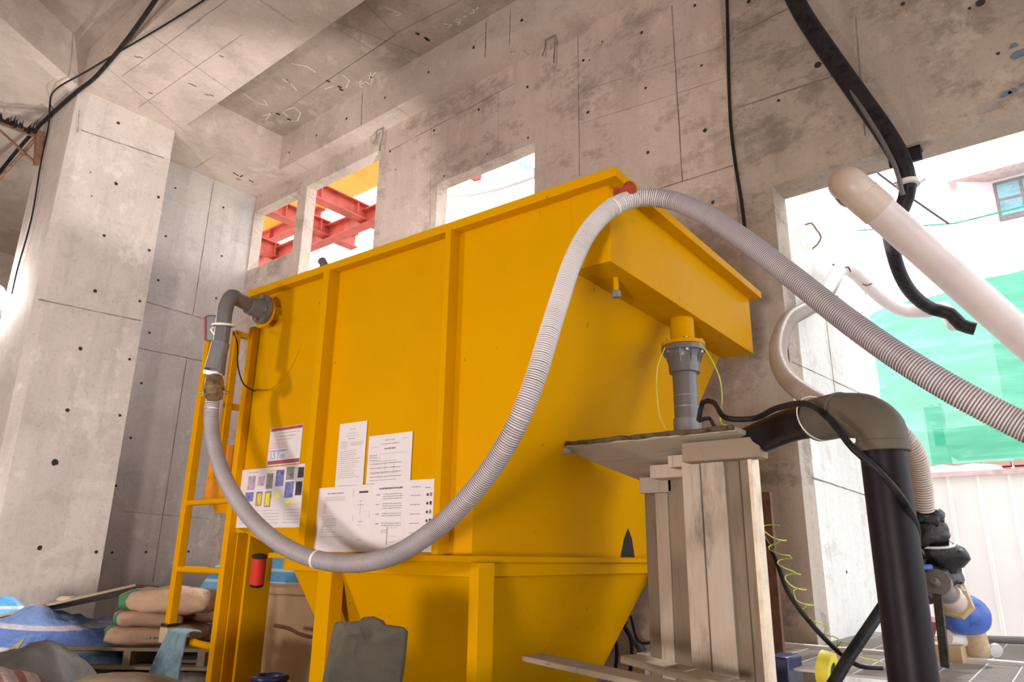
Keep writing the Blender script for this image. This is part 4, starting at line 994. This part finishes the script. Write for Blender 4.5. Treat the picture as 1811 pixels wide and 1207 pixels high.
def mound(name, mat, label, cat, c, ux, uf, hgt, seed, n=40, amp=.06, skew=0, prof=None):
    mb = MB(); grid = []
    for i in range(n+1):
        row = []
        for j in range(n+1):
            u = i/n*2-1; v = j/n*2-1
            e = max(0, (1-abs(u)**3.2))*max(0, (1-abs(v)**3.2)); base = hgt*e**.55
            if prof: base *= prof(u, v)
            p = c+RX*ux*u+RF*uf*v
            f_ = noise.fractal(Vector((p.x*2.2+seed, p.y*2.2, seed)), .9, 2, 5)
            row.append(Vector((p.x, p.y, max(0.0, base+f_*amp*2*e**.3+skew*u*e))))
        grid.append(row)
    sheet(mb, grid)
    # close it with a floor so that it is a solid pile
    return tag(mb.build(name, mat, None, angle=50), label, cat)
def floor_at(x, d): q = D(x, 1000, d); return Vector((q.x, q.y, 0))
zz = D(120, 1090, 5.35).z
mound('striped_tarp', 'tarp', 'blue and white striped tarp over a pile along the left edge', 'tarp', floor_at(70, 5.35), 1.05, .42, zz+.0, 3, 60, .05, .10)
mound('grey_sheet_pile', 'greysheet', 'dark grey sheeting heaped left of the wrapped bundle', 'sheet', floor_at(60, 4.55), .66, .34, D(80, 1150, 4.55).z, 8, 50, .05)
mound('bright_tarp', 'tarpb', 'bright blue and white tarp heap behind the ladder', 'tarp', floor_at(470, 6.3), .80, .45, D(480, 915, 6.3).z, 21, 60, .04, .0, lambda u, v: .62+.38*min(1, max(0, (u+.9)/.9)))
mb = MB(); a = D(-10, 1090, 5.15); b_ = D(240, 1033, 5.15); c_ = D(282, 1037, 5.5)
e1 = (b_-a)
mb.prism([tuple(a), tuple(b_), tuple(c_), tuple(a+RF*.55)], (0, 0, -.018)); tag(mb.build('plywood_board', 'woodx', None, .002), 'thin board lying slanted on the striped tarp at the left', 'board')
mb = MB(); pillow(mb, D(118, 1060, 6.2), RX*.08, RF*.06, Z*.03, 2, 14, 8, .01, 3); tag(mb.build('foam_piece', 'tan'), 'small pale orange lump against the left wall above the board', 'debris')
mb = MB(); q = [D(15, 1148, 4.7), D(45, 1128, 4.8), D(20, 1168, 4.65)]; mb.prism([tuple(p) for p in q], tuple(RF*.01)); tag(mb.build('torn_sheet', 'tan'), 'torn pale triangular scrap on the dark grey sheeting', 'scrap')
mound('tarp_scrap', 'tarpb', 'crumpled white and blue tarp scrap at the far left edge', 'tarp', floor_at(15, 5.9), .40, .12, D(20, 1062, 5.9).z, 33, 30, .05)
mound('brown_cover', 'browncloth', 'brown cloth covered heap along the bottom left foreground', 'cover', floor_at(255, 2.9), .46, .30, D(250, 1183, 2.9).z, 41, 50, .015)
mound('checked_cover', 'checkcloth', 'checked reddish cloth heap in the bottom left corner', 'cover', floor_at(10, 3.2), .42, .3, D(20, 1180, 3.2).z+.02, 51, 50, .015)
# towel over the lowest visible rung
zt0 = TP(338, 1118, 'y', yl).z
mb = MB(); grid = []
for i in range(25):
    row = []; s = i/24
    for j in range(21):
        u = j/20
        if s < .15: yy = yl+.04-(s/.15)*.1; zz_ = zt0+.012*math.sin(s/.15*math.pi)
        else: yy = yl-.05-.03*math.sin(s*3); zz_ = zt0-(s-.15)*.42*(1-.15*abs(u-.5))
        xx = A+.09+(u*.19)-(s*.13)*(1-u)+.02*math.sin(s*5)
        yy += .018*math.sin(u*19+s*3)+.012*math.sin(u*37)
        row.append(TW(xx, yy, zz_))
    grid.append(row)
sheet(mb, grid)
o = mb.build('towel', 'towel', None, angle=80); s_ = o.modifiers.new('s', 'SOLIDIFY'); s_.thickness = .008
tag(o, 'faded blue towel hanging over a ladder rung', 'towel')
# red canister, beige panel, bits under the tank
rc = empty('red_lantern', 'red cylinder with dark cap and base hanging right of the end post', 'lantern', D(455, 1035, 4.0))
ca, cb = D(459, 986, 3.8), D(454, 1032, 3.8)
MB().tube([cb, ca], .037, 26).build('red_body', 'red', rc)
mb = MB(); mb.tube([ca, ca+(ca-cb).normalized()*.008], .039, 26); mb.build('cap', 'rubber', rc); mb = MB(); mb.tube([cb, cb-(ca-cb).normalized()*.015], [.038, .034], 26); mb.build('base_ring', 'rubber', rc)
px0 = D(432, 1100, 5.0); px1 = D(600, 1100, 4.7); zt2 = D(500, 1040, 4.85).z
bp = empty('storage_chest', 'beige panelled chest standing behind the left hopper leg', 'chest', Vector((px0.x, px0.y, 0)))
mb = MB(); a = Vector((px0.x, px0.y, 0)); b_ = Vector((px1.x, px1.y, 0)); dpt = RF*.5
mb.prism([tuple(a), tuple(b_), tuple(b_+dpt), tuple(a+dpt)], (0, 0, zt2-.05)); mb.build('chest_body', 'card', bp, .01)
mb = MB(); o_ = (b_-a).normalized()*.02; mb.prism([tuple(a-o_-RF*.02+Z*(zt2-.05)), tuple(b_+o_-RF*.02+Z*(zt2-.05)), tuple(b_+o_+dpt+Z*(zt2-.05)), tuple(a-o_+dpt+Z*(zt2-.05))], (0, 0, .05)); mb.build('lid', 'card', bp, .01)
wire([(486, 1107, 4.6), (510, 1112, 4.55), (530, 1122, 4.5), (552, 1128, 4.5)], .012, 'rope_piece', 'woodred', 'short brown rope lying across the beige chest', 'rope')
mb = MB(); q = D(478, 1200, 3.6); mb.tube([q+(RX*math.cos(t)+RF*math.sin(t))*.075 for t in [k*math.pi/12 for k in range(25)]], .018, 12); mb.tube([q-Z*.25, q-Z*.01], .07, 24)
tag(mb.build('blue_bucket', 'blue', None), 'dark blue round bucket rim at the bottom edge left of the hopper leg', 'bucket')
mound('yellow_sheet', 'tape', 'yellow sheet on the ground behind the blue bucket', 'sheet', floor_at(510, 4.3), .18, .12, D(510, 1190, 4.3).z, 61, 16, .01)
# stone slab in front of the hopper
mb = MB(); n = 22; dS = 2.35
out = [(592, 1102), (600, 1099), (636, 1098), (641, 1093), (660, 1091), (676, 1096), (680, 1104), (712, 1108), (719, 1115), (716, 1150), (714, 1170), (708, 1210), (706, 1240), (562, 1240), (570, 1205), (580, 1160), (586, 1125)]
F_ = [D(x, y, dS)+fw*random.uniform(-.006, .006) for x, y in out]; B2 = [D(x+3, y+2, dS+.12) for x, y in out]
mid = sum(F_, Vector())/len(F_)
rings = []
for k, sc in enumerate((1.0, .97, .85, .6, .3)): rings.append([mid+(p-mid)*sc-fw*(.0, .012, .016, .02, .02)[k]*(1+noise.noise(p*9+Vector((k, 0, 0)))) for p in F_])
b = len(mb.v); L_ = len(out)
for r_ in [B2]+rings: mb.v += r_
for k in range(len(rings)):
    for i in range(L_): mb.f.append([b+k*L_+i, b+k*L_+(i+1) % L_, b+(k+1)*L_+(i+1) % L_, b+(k+1)*L_+i]); mb.m.append(0)
mb.f.append([b+len(rings)*L_+i for i in range(L_)]); mb.m.append(0); mb.f.append([b+i for i in range(L_-1, -1, -1)]); mb.m.append(0)
tag(mb.build('stone_slab', 'stone', None, .004), 'rough dark grey concrete slab standing upright in front of the hopper', 'slab')
mb = MB(); q = D(640, 1240, 2.42); mb.box(q.x-.3, q.x+.3, q.y-.25, q.y+.25, 0, q.z); tag(mb.build('concrete_block', 'stone', None, .01), 'concrete block under the upright stone slab', 'block')

# ------------------------------------------------------------------ left side: work light, scaffold, cables
fl2 = empty('work_light', 'round metal work light glowing on the left column', 'lamp', D(12, 560, 8.3))
mb = MB(); q = D(15, 545, 8.0); mb.tube([q-fw*.12, q-fw*.02, q+fw*.1, q+fw*.2], [.10, .12, .09, .05], 24); mb.build('lamp_housing', 'steel', fl2)
mb = MB(); q2 = D(-8, 520, 7.9); mb.tube([q2, q2+fw*.02], .10, 24); mb.build('lamp_glass', 'glass_lamp', fl2)
mb = MB(); mb.tube(spline([D(30, 560, 7.9), D(32, 540, 7.9), D(24, 520, 7.9), D(8, 522, 7.9)], .04), .012, 8); mb.build('lamp_guard', 'steel', fl2)
lamp('work_light_lamp', D(-6, 515, 7.7), D(60, 700, 6), 55, .15, (1, .95, .92), 'POINT')
def laid(pts, r, name, label, cat):
    mb = MB(); mb.tube(spline([P(a, b, c, k) for a, b, c, k in pts], .08), r, 8); return tag(mb.build(name, 'rubber'), label, cat)
zc = ZS-.03; yk = yc0-.03
laid([(760, -280, 'z', zc), (370, -6, 'z', zc), (290, 45, 'z', zc), (205, 95, 'z', zc), (150, 128, 'z', zc), (100, 157, 'z', zc-.04), (88, 185, 'y', yk-.05), (87, 215, 'y', yk), (72, 290, 'y', yk), (55, 390, 'y', yk), (30, 480, 'y', yk), (21, 520, 'y', yk)], .009, 'lamp_cable', 'thin dark cable strung from the ceiling down the left column to the work light', 'cable')
laid([(480, -330, 'z', zc), (280, -8, 'z', zc), (240, 50, 'z', zc), (205, 95, 'z', zc), (165, 140, 'z', zc), (135, 163, 'z', zc), (80, 212, 'z', zc), (40, 255, 'z', zc-.1), (-5, 310, 'z', zc-.3)], .022, 'ceiling_cable', 'thick dark cable slanting under the ceiling beam past the column head', 'cable')
sc = empty('scaffold_frame', 'rusty scaffold bracket at the far left edge under the ceiling', 'scaffold', D(70, 290, 8.2))
mb = MB(); mb.bar(D(-30, 203, 8.2), D(75, 243, 8.2), .05, .06); mb.bar(D(70, 232, 8.2), D(66, 293, 8.2), .07, .07, (0, 1, 0)); mb.build('channel', 'rusty', sc)
mb = MB(); mb.rod(D(-5, 226, 8.2), D(62, 288, 8.2), .014); mb.rod(D(68, 240, 8.2), D(-5, 320, 8.3), .02); mb.build('brace', 'rusty', sc)
mb = MB()
for k in range(26):
    q = D(-10+k*3.0, 205+k*1.15+random.uniform(-4, 4), 8.15); mb.rod(q-Z*.03, q+Vector((random.uniform(-.04, .04), random.uniform(-.04, .04), random.uniform(.03, .07))), .014, 6, .003)
mb.build('spiky_strip', 'rubber', sc)

# ------------------------------------------------------------------ outside the left windows: red steel and yellow sheet
Zr = P(560, 430, 'y', 7.0).z
def hbeam(p, q, h=.26, w_=.2, name='steel_beam', label='', grp='red steel beams outside the window'):
    t = empty(name, label, 'beam', p, 0, grp)
    for nm_, dz, ww, hh in (('top_flange', h/2, w_, .02), ('bottom_flange', -h/2, w_, .02), ('web', 0, .016, h-.01)):
        mb = MB(); mb.bar(p+Z*dz, q+Z*dz, ww, hh); mb.build(nm_, 'redsteel', t, smooth=False)
    for f_ in (.25, .6): 
        mb = MB(); c_ = p.lerp(q, f_); d_ = (q-p).normalized(); mb.bar(c_-d_*.006, c_+d_*.006, w_*.9, h-.02); mb.build('rib', 'redsteel', t, smooth=False)
    return t
ym = 7.0
a = P(430, 478, 'y', ym); hbeam(a-Vector((1.5, 0, 0)), Vector((P(690, 330, 'y', ym).x+.3, ym, a.z)), label='long red steel beam running parallel to the wall outside the left window')
for k, (x0_, y0_, x1_, y1_) in enumerate(((448, 428, 500, 452), (512, 378, 585, 412), (572, 345, 650, 382))):
    zk = a.z+.08; p = P(x0_, y0_, 'z', zk); p2 = P(x1_, y1_, 'z', zk)
    hbeam(Vector(((p.x+p2.x)/2, min(p.y, p2.y)-.6, zk)), Vector(((p.x+p2.x)/2, 7.6, zk)), label=['red cross beam seen in the narrow leftmost window opening', 'red cross beam right beside the thin concrete mullion', 'red cross beam seen highest in the second window opening'][k])
mb = MB(); p = P(440, 412, 'y', 7.9); q = P(560, 355, 'y', 7.9)
mb.box(p.x-1.2, P(670, 300, 'y', 7.9).x+.4, 7.55, 8.2, p.z-.05, p.z); mb.build
tag(mb.build('yellow_sheeting', 'yellowsheet'), 'yellow sheet strip above the red beams outside the window', 'sheet')
hb = P(440, 405, 'y', 8.3); hbeam(Vector((hb.x-1.2, 8.1, p.z-.195)), Vector((hb.x+3.2, 8.1, p.z-.195)), label='farthest red beam behind the yellow sheet outside the window')
# things in the right window
mb = MB(); mb.bar(P(912, 283, 'y', 7.5), P(952, 308, 'y', 7.5), .09, .09); tag(mb.build('blue_tube', 'paleblue'), 'pale blue tube crossing the upper right of the middle window', 'tube')
mb = MB(); mb.bar(P(836, 315, 'y', 7.5), P(848, 312, 'y', 7.5), .09, .09); tag(mb.build('orange_clamp', 'redsteel'), 'small faded orange clamp seen at the top of the middle window', 'clamp')
mb = MB(); mb.tube(spline([P(780, 345, 'y', 7.5), P(830, 343, 'y', 7.5), P(885, 332, 'y', 7.5), P(950, 310, 'y', 7.5)], .1), .04, 10); tag(mb.build('drooping_pipe', 'cream'), 'faint pale pipe drooping across the middle window', 'pipe')

# ------------------------------------------------------------------ outside the big opening
yf = 9.0; zf1 = P(1811, 838, 'y', yf).z; fx0 = P(1560, 900, 'y', yf).x-1.5
fence = empty('site_fence', 'white ribbed sheet metal fence across the yard', 'fence', Vector((fx0+4, yf, -.05)))
mb = MB(); pts = []; x = fx0
while x < fx0+9:
    pts += [(x, yf), (x+.235, yf), (x+.245, yf-.02), (x+.265, yf-.02), (x+.275, yf)]; x += .275
mb.prism([(a, b, -.05) for a, b in pts]+[(a, b+.01, -.05) for a, b in reversed(pts)], (0, 0, zf1+.05)); mb.build('ribbed_panel', 'fence', fence, smooth=False)
mb = MB(); mb.box(fx0, fx0+9, yf-.04, yf+.03, zf1, zf1+.05); mb.build('top_rail', 'shutter', fence)
# green net hung above the fence
yn = 9.6
mb = MB(); grid = []
for i in range(41):
    row = []; s = i/40; X0 = P(1505, 600, 'y', yn).x-.2; X1 = X0+5
    for j in range(25):
        t = j/24; ztop_ = P(1560, 560, 'y', yn).z+.35*s+1.0*s*s; zlow = P(1811, 822, 'y', yn).z
        row.append(Vector((X0+(X1-X0)*s, yn+.12*math.sin(s*14+t*2)+.08*math.sin(s*33), zlow+(ztop_-zlow)*t)))
    grid.append(row)
sheet(mb, grid); net = tag(mb.build('safety_net', 'net', None, angle=80), 'sheer green safety net hanging beyond the opening', 'net')
mb = MB(); mb.tube([P(1490, 410, 'y', 9.6), P(1690, 395, 'y', 9.6), P(1840, 358, 'y', 9.6)], .010, 8); tag(mb.build('net_rope', 'net'), 'green rope line stretched above the safety net', 'rope')
# low roof and terrace behind the net
mb = MB(); 
tr = empty('low_roof', 'pale roof with railing seen through the green net', 'roof', P(1720, 840, 'y', 12)-Vector((0, 0, .2)))
a = P(1650, 760, 'y', 12); b_ = P(1900, 760, 'y', 12); mb.box(a.x, b_.x+2, 12, 14, a.z-.25, a.z); mb.build('roof_slab', 'wallwhite', tr)
mb = MB(); zr = P(1811, 700, 'y', 12).z
for k in range(34): x = a.x+k*.11; mb.box(x, x+.05, 12, 12.03, a.z+.35, zr)
mb.build('railing', 'white', tr)
mb = MB(); mb.box(P(1642, 780, 'y', 12).x, P(1672, 780, 'y', 12).x, 12, 12.3, P(1650, 850, 'y', 12).z, P(1650, 720, 'y', 12).z); mb.build('column', 'wallwhite', tr)
mb = MB(); a = P(1600, 840, 'y', 9.3); zq = P(1811, 812, 'y', 9.3).z
for k in range(16): mb.box(a.x+k*.26, a.x+k*.26+.24, 9.3, 9.5, zf1+.04, zf1+.10); mb.box(a.x+k*.26, a.x+k*.26+.24, 9.3, 9.5, zf1+.12, zf1+.17)
tag(mb.build('tile_capping', 'pinktile'), 'pink tiled capping along the top of the white fence', 'capping')
mb = MB(); q = P(1690, 835, 'y', 9.1); pillow(mb, q, Vector((.42, 0, 0)), Vector((0, .12, 0)), Z*.08, 2.4, 30, 10, .02, 9); tag(mb.build('plastic_bundle', 'white'), 'crumpled pale plastic bundle on top of the white fence', 'bundle')
# building at the upper right
yb = 16
bd = empty('apartment_building', 'pale building with blue window and open shutter at the upper right', 'building', Vector((P(1811, 300, 'y', yb).x, yb, -.05)))
bx = P(1705, 330, 'y', yb).x
mb = MB(); mb.box(bx, bx+9, yb, yb+3, -.05, 16); mb.build('wall', 'wallwhite', bd)
def brect(x0, y0, x1, y1, mat, nm_, d0=.03):
    a = P(x0, y0, 'y', yb); b_ = P(x1, y1, 'y', yb); mb = MB(); mb.box(a.x, b_.x, yb-d0, yb-.002, b_.z, a.z); return mb.build(nm_, mat, bd)
wa = P(1756, 330, 'y', yb); wb = P(1845, 372, 'y', yb)
o = brect(1756, 326, 1850, 374, 'frame_d', 'window_frame', .05)
for k in range(3):
    for j in range(2):
        x0_ = wa.x+.06+k*.42; z1_ = wa.z-.02-j*.36
        MB().box(x0_, x0_+.36, yb-.055, yb-.05, z1_-.3, z1_).build('window_pane', 'pane', bd)
mb = MB(); a = P(1712, 328, 'y', yb-.6); b_ = wa
mb.prism([(wa.x, yb-.06, wa.z-.75), (wa.x-.55, yb-.5, wa.z-.75), (wa.x-.55, yb-.5, wa.z+.05), (wa.x, yb-.06, wa.z+.05)], (0, -.04, 0)); mb.build('shutter', 'shutter', bd)
mb = MB(); mb.box(wa.x-.7, wa.x+3, yb-.5, yb-.01, wa.z+.12, wa.z+.2); mb.build('canopy', 'shutter', bd)
for k in range(5):
    a = P(1750, 280, 'y', yb); MB().box(a.x, a.x+2.5, yb-.06, yb-.01, a.z-.07-k*.09, a.z-.02-k*.09).build('louver_slat', 'shutter', bd)
brect(1738, 246, 1850, 275, 'peach', 'upper_panel', .08)
